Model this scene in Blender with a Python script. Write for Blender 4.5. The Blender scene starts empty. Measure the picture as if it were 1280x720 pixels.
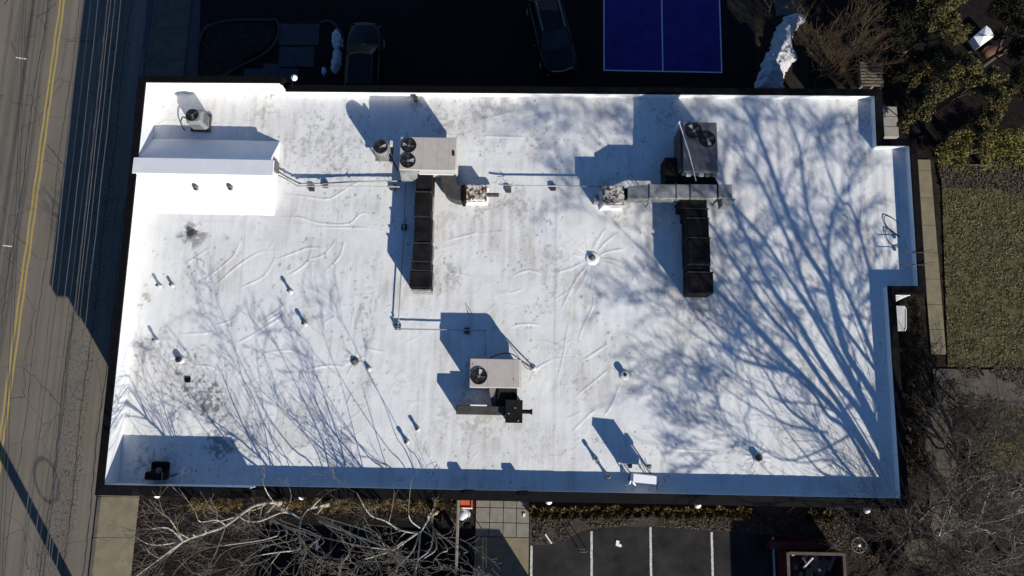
import bpy, math, random
import numpy as np
from mathutils import Vector, Matrix, Euler
random.seed(7); rng = np.random.default_rng(11)
sc = bpy.context.scene
COL = sc.collection
R = math.radians
# ------------------------------------------------------------------ camera, sky, sun, exposure
CAM_H, TILT, YAW, FPX = 34.3, R(9.8), .02, 897.
cam = bpy.data.objects.new('camera', bpy.data.cameras.new('camera'))
cam.data.sensor_width = 36; cam.data.lens = FPX/1280*36
cam.data.clip_start = .5; cam.data.clip_end = 1500
cam.location = (0, 0, CAM_H); cam.rotation_euler = (TILT, 0, YAW)
COL.objects.link(cam); sc.camera = cam
SUN_AZ, SUN_EL = R(34.7), R(25.5)               # sun stands to the south-east (azimuth from -Y towards +X)
SH = np.array([math.sin(SUN_AZ), -math.cos(SUN_AZ)])
TE = math.tan(SUN_EL)
w = bpy.data.worlds.new('World'); sc.world = w; w.use_nodes = True
nt = w.node_tree; bg = nt.nodes['Background']
sky = nt.nodes.new('ShaderNodeTexSky'); sky.sky_type = 'NISHITA'; sky.sun_disc = False
sky.sun_elevation = SUN_EL; sky.sun_rotation = math.pi-SUN_AZ
sky.air_density = 1.0; sky.dust_density = .1; sky.ozone_density = 5.0
hs = nt.nodes.new('ShaderNodeHueSaturation'); hs.inputs['Saturation'].default_value = 1.10; hs.inputs['Hue'].default_value = .506; nt.links.new(sky.outputs[0], hs.inputs['Color'])
nt.links.new(hs.outputs[0], bg.inputs[0]); bg.inputs[1].default_value = .080
sl = bpy.data.lights.new('sun', 'SUN'); sl.energy = 5; sl.angle = R(.45); sl.color = (1, .95, .86)
so = bpy.data.objects.new('sun', sl); COL.objects.link(so)
sv = Vector((SH[0]*math.cos(SUN_EL), SH[1]*math.cos(SUN_EL), math.sin(SUN_EL)))
so.rotation_euler = sv.to_track_quat('Z', 'Y').to_euler(); so.location = (30, -40, 40)
sc.view_settings.view_transform = 'Standard'; sc.view_settings.look = 'None'
sc.view_settings.exposure = .38; sc.view_settings.gamma = 1
sc.render.engine = 'CYCLES'
sc.cycles.max_bounces = 5; sc.cycles.diffuse_bounces = 3
# ------------------------------------------------------------------ survey helpers: where a sight line meets a height
_R = np.array(Euler((TILT, 0, YAW)).to_matrix())
def at(px, py, z=0.):
    d = _R @ np.array([(px-640)/FPX, -(py-360)/FPX, -1.]); t = (CAM_H-z)/-d[2]
    return np.array([d[0]*t, d[1]*t, z])
def cast(px, py, z0, z):                          # the point at height z whose shadow falls there on the plane z0
    p = at(px, py, z0); k = (z-z0)/TE
    return np.array([p[0]+SH[0]*k, p[1]+SH[1]*k, z])
ZR = 4.3                                          # roof level
# ------------------------------------------------------------------ materials
MATS = {}
def mat(name, c, rough=.7, var=.25, scale=3., c2=None, metal=0., bump=.0, bscale=40., attr=None, spec=.4):
    if name in MATS: return MATS[name]
    m = bpy.data.materials.new(name); m.use_nodes = True; n = m.node_tree; b = n.nodes['Principled BSDF']
    b.inputs['Roughness'].default_value = rough; b.inputs['Metallic'].default_value = metal
    b.inputs['Specular IOR Level'].default_value = min(spec, .12) if rough >= .75 else spec
    tc = n.nodes.new('ShaderNodeTexCoord')
    if attr:
        at_ = n.nodes.new('ShaderNodeAttribute'); at_.attribute_name = attr; fac = at_.outputs['Fac']
    else:
        nz = n.nodes.new('ShaderNodeTexNoise'); nz.inputs['Scale'].default_value = scale; nz.inputs['Detail'].default_value = 8
        nz.inputs['Roughness'].default_value = .65
        n.links.new(tc.outputs['Object'], nz.inputs['Vector']); fac = nz.outputs['Fac']
    r = n.nodes.new('ShaderNodeValToRGB')
    lo = tuple(x*(1-var) for x in c); hi = tuple(min(1, x*(1+var)) for x in c) if c2 is None else c2
    r.color_ramp.elements[0].color = (*lo, 1); r.color_ramp.elements[1].color = (*hi, 1)
    if not attr:
        r.color_ramp.elements[0].position = .32; r.color_ramp.elements[1].position = .68
    n.links.new(fac, r.inputs[0]); n.links.new(r.outputs[0], b.inputs['Base Color'])
    if bump:
        bn = n.nodes.new('ShaderNodeTexNoise'); bn.inputs['Scale'].default_value = bscale; bn.inputs['Detail'].default_value = 5
        bp = n.nodes.new('ShaderNodeBump'); bp.inputs['Strength'].default_value = bump; bp.inputs['Distance'].default_value = .02
        n.links.new(tc.outputs['Object'], bn.inputs['Vector']); n.links.new(bn.outputs['Fac'], bp.inputs['Height'])
        n.links.new(bp.outputs[0], b.inputs['Normal'])
    MATS[name] = m; return m
def M_mem(): return mat('white_membrane', (.74, .75, .76), .6, .05, 1.4, c2=(.80, .80, .80))
M_black = mat('black_coated_metal', (.006, .0055, .006), .7, .3, 3, bump=.3, bscale=12, spec=.06)
M_duct = mat('black_membrane_wrap', (.010, .009, .009), .7, .6, 2.2, bump=.6, bscale=9, spec=.12)
M_ductg = mat('weathered_dark_wrap', (.05, .045, .04), .6, .4, 3, bump=.5, bscale=9)
M_grey = mat('weathered_dark_grey_steel', (.11, .105, .105), .55, .25, 2.5)
M_case = mat('beige_grey_steel', (.43, .385, .345), .55, .09, 2.5, spec=.2)
M_case2 = mat('cream_steel', (.52, .52, .44), .5, .06, 1.5)
M_galv = mat('galvanised_steel', (.22, .22, .215), .55, .5, 3, metal=.15)
M_pale = mat('pale_steel', (.55, .56, .57), .5, .08, 3)
M_dark = mat('dark_fan_cavity', (.008, .008, .009), .7, .3, 5)
M_blade = mat('fan_blade_grey', (.06, .06, .06), .4, .2, 5)
M_pvc = mat('grey_pipe', (.16, .17, .19), .5, .2, 6)
M_lead = mat('lead_boot', (.42, .43, .45), .6, .2, 8)
M_pipe = mat('gas_pipe_paint', (.30, .31, .32), .5, .2, 6)
M_wood = mat('weathered_block', (.17, .14, .11), .8, .3, 12)
M_white = mat('white_enamel', (.82, .82, .82), .4, .03, 3)
M_snow = mat('old_snow', (.42, .42, .45), .9, .2, 5, bump=.5, bscale=30)
M_bark = mat('pale_grey_bark', (.36, .33, .28), .85, .3, 6)
M_barkd = mat('brown_bark', (.085, .068, .055), .9, .35, 6)
M_barkm = mat('greyish_bark', (.15, .13, .11), .9, .35, 6)
M_rubber = mat('rubber', (.012, .012, .012), .8, .2, 5)
M_glass = mat('dark_car_glass', (.006, .006, .008), .2, .1, 1, spec=.3)
M_paint1 = mat('black_car_paint', (.004, .004, .005), .35, .1, 1, spec=.25)
M_paint2 = mat('dark_blue_car_paint', (.004, .0045, .007), .35, .1, 1, spec=.25)
M_chrome = mat('chrome', (.5, .5, .5), .2, .05, 1, metal=1.)
M_lens = mat('lamp_lens', (.4, .4, .4), .15, .1, 1)
M_wire_l = mat('pale_cable', (.075, .075, .078), .5, .25, 1)
M_wire_d = mat('black_cable', (.04, .04, .042), .5, .2, 1)
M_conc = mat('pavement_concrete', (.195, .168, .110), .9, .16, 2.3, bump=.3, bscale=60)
M_concd = mat('dirty_shaded_concrete', (.095, .082, .066), .9, .25, 2.3, bump=.3, bscale=60)
M_brick = mat('red_brick', (.07, .045, .04), .9, .3, 8)
M_red = mat('dark_red_steel', (.09, .012, .012), .5, .3, 4)
M_orange = mat('orange_plastic', (.55, .10, .035), .5, .1, 4)
M_wood2 = mat('grey_timber', (.20, .175, .15), .85, .25, 4)
M_yellow = mat('worn_yellow_paint', (.42, .29, .075), .8, .3, 9, c2=(.34, .27, .12))
M_stall = mat('worn_white_paint', (.50, .50, .49), .8, .35, 8)
M_line = mat('court_white_paint', (.55, .55, .58), .8, .12, 3)
# ------------------------------------------------------------------ object helpers
def tag(o, label=None, cat=None, group=None, kind=None):
    if label: o['label'] = label
    if cat: o['category'] = cat
    if group: o['group'] = group
    if kind: o['kind'] = kind
    return o
def thing(name, loc, label, cat, group=None):
    o = bpy.data.objects.new(name, None); COL.objects.link(o); o.empty_display_size = .2
    o.location = tuple(float(v) for v in loc); o['org'] = [float(v) for v in loc]
    return tag(o, label, cat, group)
def origin(p):
    while p is not None:
        if 'org' in p.keys(): return np.array(list(p['org']))
        p = p.parent
    return np.zeros(3)
def mesh_obj(name, V, F, m, parent=None, smooth=False, attrs=None):
    V = np.asarray(V, dtype=np.float64).reshape(-1, 3)-origin(parent)
    me = bpy.data.meshes.new(name)
    if isinstance(F, np.ndarray):
        k = F.shape[1]; nf = len(F)
        me.vertices.add(len(V)); me.vertices.foreach_set('co', V.astype(np.float32).ravel())
        me.loops.add(nf*k); me.loops.foreach_set('vertex_index', F.astype(np.int32).ravel())
        me.polygons.add(nf); me.polygons.foreach_set('loop_start', np.arange(0, nf*k, k, dtype=np.int32))
        me.update(calc_edges=True)
    else:
        me.from_pydata([tuple(v) for v in V], [], F); me.update()
    if attrs:
        for an, av in attrs.items():
            a = me.attributes.new(an, 'FLOAT', 'POINT'); a.data.foreach_set('value', np.asarray(av, dtype=np.float32))
    if smooth: me.polygons.foreach_set('use_smooth', np.ones(len(me.polygons), dtype=bool))
    me.materials.append(m)
    o = bpy.data.objects.new(name, me); COL.objects.link(o)
    if parent is not None: o.parent = parent
    return o
class MB:
    def __init__(s): s.v = []; s.f = []
    def add(s, V, F):
        k = len(s.v); s.v += [tuple(float(c) for c in p) for p in V]; s.f += [tuple(i+k for i in f) for f in F]; return s
    def prism(s, poly, z0, z1, top=None):       # poly: xy corners anticlockwise; z0, z1 numbers or per-corner lists; top: other outline
        n = len(poly); top = poly if top is None else top
        z0 = [z0]*n if np.isscalar(z0) else z0; z1 = [z1]*n if np.isscalar(z1) else z1
        V = [(p[0], p[1], z0[i]) for i, p in enumerate(poly)]+[(p[0], p[1], z1[i]) for i, p in enumerate(top)]
        F = [tuple(range(n-1, -1, -1)), tuple(range(n, 2*n))]+[(i, (i+1) % n, n+(i+1) % n, n+i) for i in range(n)]
        return s.add(V, F)
    def box(s, x0, x1, y0, y1, z0, z1, bev=0.):
        if bev:
            b = bev; P = [(x0+b, y0), (x1-b, y0), (x1, y0+b), (x1, y1-b), (x1-b, y1), (x0+b, y1), (x0, y1-b), (x0, y0+b)]
            q = lambda p: ((p[0]-(x0+x1)/2)*(1-2*b/(x1-x0))+(x0+x1)/2, (p[1]-(y0+y1)/2)*(1-2*b/(y1-y0))+(y0+y1)/2)
            s.prism(P, z0, z1-b)
            k = len(s.v)-8; T = [q(p) for p in P]; s.f.pop(-9)   # the cap below the bevel
            s.v += [(p[0], p[1], z1) for p in T]
            s.f += [(k+i, k+(i+1) % 8, k+8+(i+1) % 8, k+8+i) for i in range(8)]+[tuple(range(k+8, k+16))]
            return s
        return s.prism([(x0, y0), (x1, y0), (x1, y1), (x0, y1)], z0, z1)
    def ring(s, c, r, z, n): return [(c[0]+r*math.cos(2*math.pi*i/n), c[1]+r*math.sin(2*math.pi*i/n), z) for i in range(n)]
    def lathe(s, c, prof, n=16, cap=True):      # prof: (radius, z) from bottom to top
        V = []; F = []
        for r, z in prof: V += s.ring(c, r, z, n)
        for j in range(len(prof)-1):
            for i in range(n): F.append((j*n+i, j*n+(i+1) % n, (j+1)*n+(i+1) % n, (j+1)*n+i))
        if cap: F += [tuple(range(n-1, -1, -1)), tuple(range((len(prof)-1)*n, len(prof)*n))]
        return s.add(V, F)
    def tube(s, path, r, n=8):
        P = [np.array(p, float) for p in path]; r = [r]*len(P) if np.isscalar(r) else r
        V = []; F = []
        for j, p in enumerate(P):
            d = P[min(j+1, len(P)-1)]-P[max(j-1, 0)]; d /= np.linalg.norm(d)+1e-9
            a = np.cross(d, (0, 0, 1.) if abs(d[2]) < .9 else (1., 0, 0)); a /= np.linalg.norm(a); b = np.cross(d, a)
            V += [tuple(p+r[j]*(math.cos(2*math.pi*i/n)*a+math.sin(2*math.pi*i/n)*b)) for i in range(n)]
        for j in range(len(P)-1):
            for i in range(n): F.append((j*n+i, (j+1)*n+i, (j+1)*n+(i+1) % n, j*n+(i+1) % n))
        F += [tuple(range(n)), tuple(range(len(P)*n-1, (len(P)-1)*n-1, -1))]
        return s.add(V, F)
    def build(s, name, m, parent=None, smooth=False): return mesh_obj(name, s.v, s.f, m, parent, smooth)
def box(name, m, parent, *a, bev=0.): return MB().box(*a, bev=bev).build(name, m, parent)
def sheet(name, poly, z, m, parent=None, kind=None, th=None):   # a thin slab with its top at z
    o = MB().prism(poly, z-(th or .02), z).build(name, m, parent)
    if kind: o['kind'] = kind
    return o
def P2(*pts, z=0.): return [tuple(at(x, y, z)[:2]) for x, y in pts]
def ccw(poly):
    a = sum(poly[i][0]*poly[(i+1) % len(poly)][1]-poly[(i+1) % len(poly)][0]*poly[i][1] for i in range(len(poly)))
    return poly if a > 0 else poly[::-1]
def smooth_path(pts, n=6, closed=False):
    P = [np.array(p, float) for p in pts]; out = []; m = len(P)
    for i in range(m if closed else m-1):
        if closed: a, b, c, d = P[i-1], P[i], P[(i+1) % m], P[(i+2) % m]
        else: a, b, c, d = P[max(i-1, 0)], P[i], P[i+1], P[min(i+2, m-1)]
        for k in range(n):
            t = k/n; out.append(.5*((2*b)+(-a+c)*t+(2*a-5*b+4*c-d)*t*t+(-a+3*b-3*c+d)*t**3))
    if not closed: out.append(P[-1])
    return out
# value noise on arrays
def vnoise(x, y, seed):
    g = np.random.default_rng(seed).random((256, 256))
    xi = np.floor(x).astype(int); yi = np.floor(y).astype(int); fx = x-xi; fy = y-yi
    fx = fx*fx*(3-2*fx); fy = fy*fy*(3-2*fy)
    a = g[xi % 256, yi % 256]; b = g[(xi+1) % 256, yi % 256]; c = g[xi % 256, (yi+1) % 256]; d = g[(xi+1) % 256, (yi+1) % 256]
    return (a*(1-fx)+b*fx)*(1-fy)+(c*(1-fx)+d*fx)*fy
def fbm(x, y, seed, o=4):
    s = 0; a = .5; t = 0
    for k in range(o): s = s+a*vnoise(x*2**k+17*k, y*2**k+31*k, seed+k); t += a; a *= .55
    return s/t
# ------------------------------------------------------------------ ground surfaces
M_soil = mat('dark_soil', (.016, .012, .009), .95, .5, 2.2, c2=(.035, .027, .020), bump=1, bscale=14)
sheet('ground', [(-400, -400), (400, -400), (400, 400), (-400, 400)], 0, M_soil, kind='structure', th=.5)
def road_material():
    m = bpy.data.materials.new('cracked_old_asphalt'); m.use_nodes = True; n = m.node_tree; b = n.nodes['Principled BSDF']
    b.inputs['Roughness'].default_value = .95; b.inputs['Specular IOR Level'].default_value = .08
    N = lambda t, **k: n.nodes.new(t)
    tc = N('ShaderNodeTexCoord'); L = n.links.new
    def noise(sc_, det=6, vec=None):
        z = N('ShaderNodeTexNoise'); z.inputs['Scale'].default_value = sc_; z.inputs['Detail'].default_value = det
        L(vec or tc.outputs['Object'], z.inputs['Vector']); return z
    def math_(op, a, b_=None):
        z = N('ShaderNodeMath'); z.operation = op
        for i, v in enumerate((a, b_)):
            if v is None: continue
            if isinstance(v, (int, float)): z.inputs[i].default_value = v
            else: L(v, z.inputs[i])
        return z.outputs[0]
    mp = N('ShaderNodeMapping'); mp.inputs['Scale'].default_value = (1.6, .05, 1); L(tc.outputs['Object'], mp.inputs[0])
    st = noise(1.6, 5, mp.outputs[0]); fine = noise(25, 4); big = noise(.5, 4)
    r = N('ShaderNodeValToRGB'); r.color_ramp.elements[0].position = .3; r.color_ramp.elements[1].position = .7
    r.color_ramp.elements[0].color = (.102, .088, .071, 1); r.color_ramp.elements[1].color = (.184, .160, .127, 1)
    L(math_('ADD', math_('MULTIPLY', st.outputs[0], .55), math_('ADD', math_('MULTIPLY', fine.outputs[0], .2), math_('MULTIPLY', big.outputs[0], .25))), r.inputs[0])
    # alligator cracks, strongest in the wheel track by the kerb
    wp = noise(1.2, 4); va = N('ShaderNodeVectorMath'); va.operation = 'MULTIPLY_ADD'
    L(wp.outputs['Color'], va.inputs[0]); va.inputs[1].default_value = (.5, .5, 0); L(tc.outputs['Object'], va.inputs[2])
    def cracks(sc_, wdt):
        v = N('ShaderNodeTexVoronoi'); v.feature = 'DISTANCE_TO_EDGE'; v.inputs['Scale'].default_value = sc_
        L(va.outputs[0], v.inputs['Vector']); return math_('LESS_THAN', v.outputs['Distance'], wdt)
    sx = N('ShaderNodeSeparateXYZ'); L(tc.outputs['Object'], sx.inputs[0])
    band = math_('SUBTRACT', 1., math_('MULTIPLY', math_('ABSOLUTE', math_('ADD', sx.outputs[0], 20.65)), 1.0))
    bm = math_('GREATER_THAN', math_('ADD', band, math_('MULTIPLY', big.outputs[0], .6)), .62)
    ca = math_('MULTIPLY', cracks(5.5, .035), bm)
    cb = math_('MULTIPLY', cracks(.42, .004), math_('GREATER_THAN', noise(.8, 2).outputs[0], .42))
    ck = math_('MAXIMUM', ca, cb)
    mx = N('ShaderNodeMix'); mx.data_type = 'RGBA'; L(math_('MULTIPLY', ck, .75), mx.inputs[0]); L(r.outputs[0], mx.inputs[6]); mx.inputs[7].default_value = (.035, .032, .03, 1)
    L(mx.outputs[2], b.inputs['Base Color'])
    bp = N('ShaderNodeBump'); bp.inputs['Strength'].default_value = .4; bp.inputs['Distance'].default_value = .01
    L(noise(50, 3).outputs[0], bp.inputs['Height']); L(bp.outputs[0], b.inputs['Normal'])
    return m
XK = -19.0                                        # kerb line of the street
road = sheet('road', [(-34, -120), (XK, -120), (XK, 140), (-34, 140)], .004, road_material(), kind='structure')
for dx in (-.09, .11):
    V = []; F = []; ys = np.linspace(-60, 80, 281)
    for i, y in enumerate(ys):
        j = .012*math.sin(y*3.1+dx*40)+.01*random.uniform(-1, 1); x = -23.86+dx+j
        V += [(x-.055, y, .010), (x+.055, y, .010)]
        if i: F.append((2*i-2, 2*i-1, 2*i+1, 2*i))
    mesh_obj('yellow_line', V, F, M_yellow, road)
# dark sealed joints that run along the road
M_tar = mat('tar_seal', (.035, .033, .031), .6, .3, 8)
for x0, wd in ((-19.35, .035), (-20.25, .03), (-21.25, .03), (-22.9, .02), (-24.6, .03)):
    V = []; F = []; ys = np.arange(-40, 50, .35)
    for i, y in enumerate(ys):
        x = x0+.05*math.sin(y*.7+x0)+.03*random.uniform(-1, 1); ww = wd*random.uniform(.5, 1)
        V += [(x-ww, y, .0085), (x+ww, y, .0085)]
        if i: F.append((2*i-2, 2*i-1, 2*i+1, 2*i))
    mesh_obj('tar_joint', V, F, M_tar, road)
# kerb and pavement slabs along the street
kerb = tag(bpy.data.objects.new('kerb', None), kind='structure'); COL.objects.link(kerb); kerb['org'] = [0, 0, 0]
y = -24.
while y < 40:
    box('kerb_stone', M_concd, kerb, XK, XK+.16, y, y+1.78, -.1, .12, bev=.02); y += 1.8
pav = tag(bpy.data.objects.new('pavement', None), kind='structure'); COL.objects.link(pav); pav['org'] = [0, 0, 0]
y = -24.
while y < 40:
    box('paving_slab', M_conc if y < -3 else M_concd, pav, XK+.175, XK+1.9, y, y+1.78, -.1, .115+random.uniform(-.004, .004)); y += 1.8  # building's shade put into the colour: darker concrete on the slabs beside it
# south-west planting bed; its dark colour and curved edge also hold a shadow
bed_edge = smooth_path([at(163, 612)[:2], at(152, 640)[:2], at(150, 672)[:2], at(157, 700)[:2], at(172, 740)[:2]], 6)
poly = [tuple(p) for p in bed_edge]+[(-14, -13), (-1.0, -13), tuple(at(570, 612)[:2])]
M_mulch = mat('shade_dark_mulch', (.010, .009, .010), .95, .5, 4, c2=(.030, .022, .020), bump=1, bscale=30)
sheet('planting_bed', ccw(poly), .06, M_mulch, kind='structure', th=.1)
sheet('side_yard', [(XK+1.9, -13), (-14, -13), (-14, -2.9), (XK+1.9, -2.9)], .03, M_conc, kind='structure')
# north lot
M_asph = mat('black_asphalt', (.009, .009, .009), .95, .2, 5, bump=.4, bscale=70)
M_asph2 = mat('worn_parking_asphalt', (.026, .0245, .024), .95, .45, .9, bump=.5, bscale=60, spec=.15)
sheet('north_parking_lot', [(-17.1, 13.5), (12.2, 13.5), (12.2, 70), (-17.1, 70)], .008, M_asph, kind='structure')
y0 = at(215, 95)[1]
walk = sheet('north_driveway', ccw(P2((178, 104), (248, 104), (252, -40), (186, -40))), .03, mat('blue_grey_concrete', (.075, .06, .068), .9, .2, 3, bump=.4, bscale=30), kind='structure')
def kerb_curve(name, pts, label=None, close=False):
    P = smooth_path([at(x, y) for x, y in pts], 5, close); m = MB()
    Q = []
    for j, p in enumerate(P):
        a = P[(j-1) % len(P)] if close else P[max(j-1, 0)]; b = P[(j+1) % len(P)] if close else P[min(j+1, len(P)-1)]
        d = b-a; d /= np.linalg.norm(d); nrm = np.array([-d[1], d[0], 0]); Q.append((p-nrm*.06, p+nrm*.06))
    rng_ = range(len(Q)) if close else range(len(Q)-1)
    for j in rng_:
        a, b = Q[j]; c, d = Q[(j+1) % len(Q)]
        m.prism(ccw([a[:2], b[:2], d[:2], c[:2]]), 0, .13)
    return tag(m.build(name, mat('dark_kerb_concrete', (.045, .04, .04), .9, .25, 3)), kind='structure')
kerb_curve('curved_kerb', [(247, 100), (249, 60), (256, 38), (275, 29), (300, 26), (347, 26)])
kerb_curve('curved_kerb', [(347, 26), (349, 40), (342, 58), (325, 72), (300, 84), (278, 97)])
kerb_curve('curved_kerb', [(400, 29), (412, 27), (421, 34), (427, 44), (424, 70)])
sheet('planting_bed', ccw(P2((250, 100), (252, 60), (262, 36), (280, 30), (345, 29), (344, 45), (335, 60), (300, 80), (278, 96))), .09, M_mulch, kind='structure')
apron = tag(bpy.data.objects.new('north_walkway', None), kind='structure'); COL.objects.link(apron); apron['org'] = [0, 0, 0]
M_slate = mat('blue_grey_slab', (.05, .05, .055), .9, .2, 3)
for j, (a, b) in enumerate((((350, 30), (372, 57)), ((374, 30), (398, 57)), ((350, 59), (372, 84)), ((374, 59), (392, 84)), ((330, 80), (348, 104)), ((350, 86), (372, 104)), ((306, 86), (328, 104)))):
    p = at(*a); q = at(*b); box('paving_slab', M_slate, apron, p[0], q[0], q[1], p[1], -.05, .05+random.uniform(-.004, .004))
# blue sport court
p, q = at(755, 88), at(902, 88)
M_court = mat('blue_court_paint', (.035, .025, .145), .9, .22, 1.3, spec=.15)
court = sheet('sport_court', [(p[0], p[1]), (q[0], p[1]), (q[0], p[1]+13.4), (p[0], p[1]+13.4)], .014, M_court, kind='structure')
cx0, cx1, cy0, cy1 = p[0], q[0], p[1], p[1]+13.4
for a in ((cx0-.03, cx1+.03, cy0-.03, cy0+.03), (cx0-.03, cx0+.03, cy0+.03, cy1), (cx1-.03, cx1+.03, cy0+.03, cy1), ((cx0+cx1)/2-.03, (cx0+cx1)/2+.03, cy0+.03, cy0+4.6), (cx0+.03, cx1-.03, cy0+4.6, cy0+4.66)):
    sheet('court_line', [(a[0], a[2]), (a[1], a[2]), (a[1], a[3]), (a[0], a[3])], .020, M_line, court)
# south parking lot
lot_edge = smooth_path([at(664, 681)[:2], at(690, 680)[:2], at(712, 672)[:2], at(735, 662)[:2], at(790, 658)[:2], at(850, 660)[:2], at(905, 664)[:2], at(960, 668)[:2], at(1062, 690)[:2]], 5)
poly = [tuple(p) for p in lot_edge]+[(at(1064, 700)[0], -30), (1.05, -30)]
lot = sheet('south_parking_lot', ccw(poly), .008, M_asph2, kind='structure')
for x, yt in ((664.5, 682), (739.5, 664), (813, 659), (889.5, 665), (966, 671)):
    t = at(x, yt); wd = .05
    V = []; F = []
    for i, yy in enumerate(np.linspace(t[1], t[1]-5.4, 40)):
        j = random.uniform(-.006, .006); V += [(t[0]-wd+j, yy, .014), (t[0]+wd+j, yy, .014)]
        if i: F.append((2*i-2, 2*i, 2*i+1, 2*i-1))
    mesh_obj('stall_line', V, F, M_stall, lot)
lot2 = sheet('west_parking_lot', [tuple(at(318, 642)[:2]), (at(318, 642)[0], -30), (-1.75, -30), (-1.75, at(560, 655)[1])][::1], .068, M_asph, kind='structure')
for x, yt in ((339, 652), (416, 650)):
    t = at(x, yt); sheet('stall_line', [(t[0]-.05, t[1]-5), (t[0]+.05, t[1]-5), (t[0]+.05, t[1]), (t[0]-.05, t[1])], .074, M_concd, lot2)
# entrance pavers
ent = tag(bpy.data.objects.new('entrance_path', None), kind='structure'); COL.objects.link(ent); ent['org'] = [0, 0, 0]
XS = [at(x, 645)[0] for x in (594.5, 612, 629, 645.5, 661.5)]; YS = [at(628, y)[1] for y in (603, 634.5, 653, 671)]
M_pave = mat('grey_paver', (.21, .195, .165), .9, .18, 3, bump=.3, bscale=40)
for i in range(4):
    for j in range(3): box('paver', M_pave, ent, XS[i]+.014, XS[i+1]-.014, YS[j+1]+.014, YS[j]-.014, 0, .065+random.uniform(-.004, .004), bev=.008)
sheet('paver_joint_bed', [(XS[0], YS[3]), (XS[4], YS[3]), (XS[4], YS[0]), (XS[0], YS[0])], .04, M_soil, ent)
yy = YS[3]
while yy > -16:
    box('concrete_slab', M_conc, ent, XS[0], XS[4], yy-1.7, yy-.02, 0, .062); yy -= 1.72
# gravelly bed in front of the south wall
M_gravel = mat('brown_gravel_litter', (.04, .03, .024), .95, .55, 14, c2=(.10, .08, .066), bump=1, bscale=40)
poly = [(XS[4]+.02, -2.7)]+[(XS[4]+.02, lot_edge[0][1])]+[tuple(p) for p in lot_edge]+[tuple(at(1062, 640)[:2]), (at(1062, 640)[0], -2.7)]
sheet('south_bed', ccw(poly), .035, M_gravel, kind='structure')
# lawn and paths on the east side
M_grassbase = mat('winter_lawn', (.045, .037, .017), .95, .35, 9, c2=(.13, .113, .055), bump=1, bscale=30)
lawnp = P2((1176, 214), (1400, 205), (1500, 462), (1184, 458))
sheet('lawn', ccw(lawnp), .05, M_grassbase, kind='structure')
lawn2p = P2((1238, 508), (1500, 508), (1500, 600), (1215, 590))
sheet('lawn', ccw(lawn2p), .05, M_grassbase, kind='structure')
path = tag(bpy.data.objects.new('east_path', None), kind='structure'); COL.objects.link(path); path['org'] = [0, 0, 0]
xa, xb = at(1152, 300)[0], at(1170, 300)[0]
pys = [at(1165, y)[1] for y in (200, 214, 248, 282, 316, 349, 381, 412, 443)]
for j in range(len(pys)-1):
    box('path_slab', M_conc, path, xa-.06*(j < 3), xb+.0, pys[j+1]+.012, pys[j]-.012, -.1, .06+random.uniform(-.004, .004))
xs = np.linspace(xa, xa+12, 9); yl, yh = at(1200, 508)[1], at(1200, 461)[1]
for j in range(8):
    box('path_slab', M_concd, path, xs[j]+.012, xs[j+1]-.012, yl, yh-.02, -.1, .055+random.uniform(-.004, .004))
ys_ = [yl-.02-1.45*k for k in range(5)]
for j in range(4):
    box('path_slab', M_concd, path, at(1156, 560)[0], at(1192, 560)[0], ys_[j+1]+.012, ys_[j]-.012, -.1, .055+random.uniform(-.004, .004))
# stepping stones
st = at(1155, 690); k = MB(); pts = [(st[0]+.95*math.cos(a)*(1+.1*math.sin(3*a)), st[1]+.62*math.sin(a)) for a in np.linspace(0, 2*math.pi, 13)[:-1]]
tag(k.prism(pts, 0, .09).build('stepping_stone', M_concd), 'large pale round stone under bare twigs by the lower right corner of the yard', 'stone')
st = at(1178, 671); k = MB(); pts = [(st[0]+.42*math.cos(a), st[1]+.36*math.sin(a)*(1+.15*math.sin(2*a))) for a in np.linspace(0, 2*math.pi, 9)[:-1]]
tag(k.prism(pts, 0, .09).build('stepping_stone', M_concd), 'small squarish pale stone between the big round stone and the path end', 'stone')
# ------------------------------------------------------------------ scattered ground cover (uncountable)
def quads(name, C, size, m, tilt=.5, up=0., seed=1, asp=.6):
    g = np.random.default_rng(seed); n = len(C)
    yaw = g.uniform(0, 2*np.pi, n); s = size*g.uniform(.5, 1.3, n)
    a = np.stack([np.cos(yaw), np.sin(yaw), g.uniform(-tilt, tilt, n)], 1); b = np.stack([-np.sin(yaw), np.cos(yaw), g.uniform(-tilt, tilt, n)], 1)
    if up: b = b*(1-up)+np.array([0, 0, 1.])*up
    a *= s[:, None]/2; b *= (s*asp)[:, None]/2
    V = np.stack([C-a-b, C+a-b*.4, C+a*.6+b, C-a*.7+b], 1).reshape(-1, 3)
    F = np.arange(4*n).reshape(n, 4)
    o = mesh_obj(name, V, F, m, attrs={'rnd': np.repeat(g.random(n), 4)})
    return o
def in_poly(x, y, poly):
    c = np.zeros(len(x), bool); n = len(poly)
    for i in range(n):
        x1, y1 = poly[i]; x2, y2 = poly[(i+1) % n]
        k = ((y1 > y) != (y2 > y)); t = np.where(k, (x2-x1)*(y-y1)/((y2-y1) if y2 != y1 else 1e-9)+x1, 0)
        c ^= k & (x < t)
    return c
def scatter(poly, n, z, seed, thr=0., fs=1.2):
    g = np.random.default_rng(seed); P = np.array(poly); lo, hi = P.min(0), P.max(0)
    x = g.uniform(lo[0], hi[0], n); y = g.uniform(lo[1], hi[1], n); k = in_poly(x, y, poly) & (fbm(x*fs, y*fs, seed+40) > thr)
    return np.stack([x[k], y[k], np.full(k.sum(), z)], 1)
M_blade_g = mat('dry_winter_grass', (.08, .065, .028), .9, .6, attr='rnd', c2=(.30, .26, .135))
C = scatter(ccw(lawnp), 150000, .07, 3); C2 = scatter(ccw(lawn2p), 45000, .07, 4)
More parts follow.
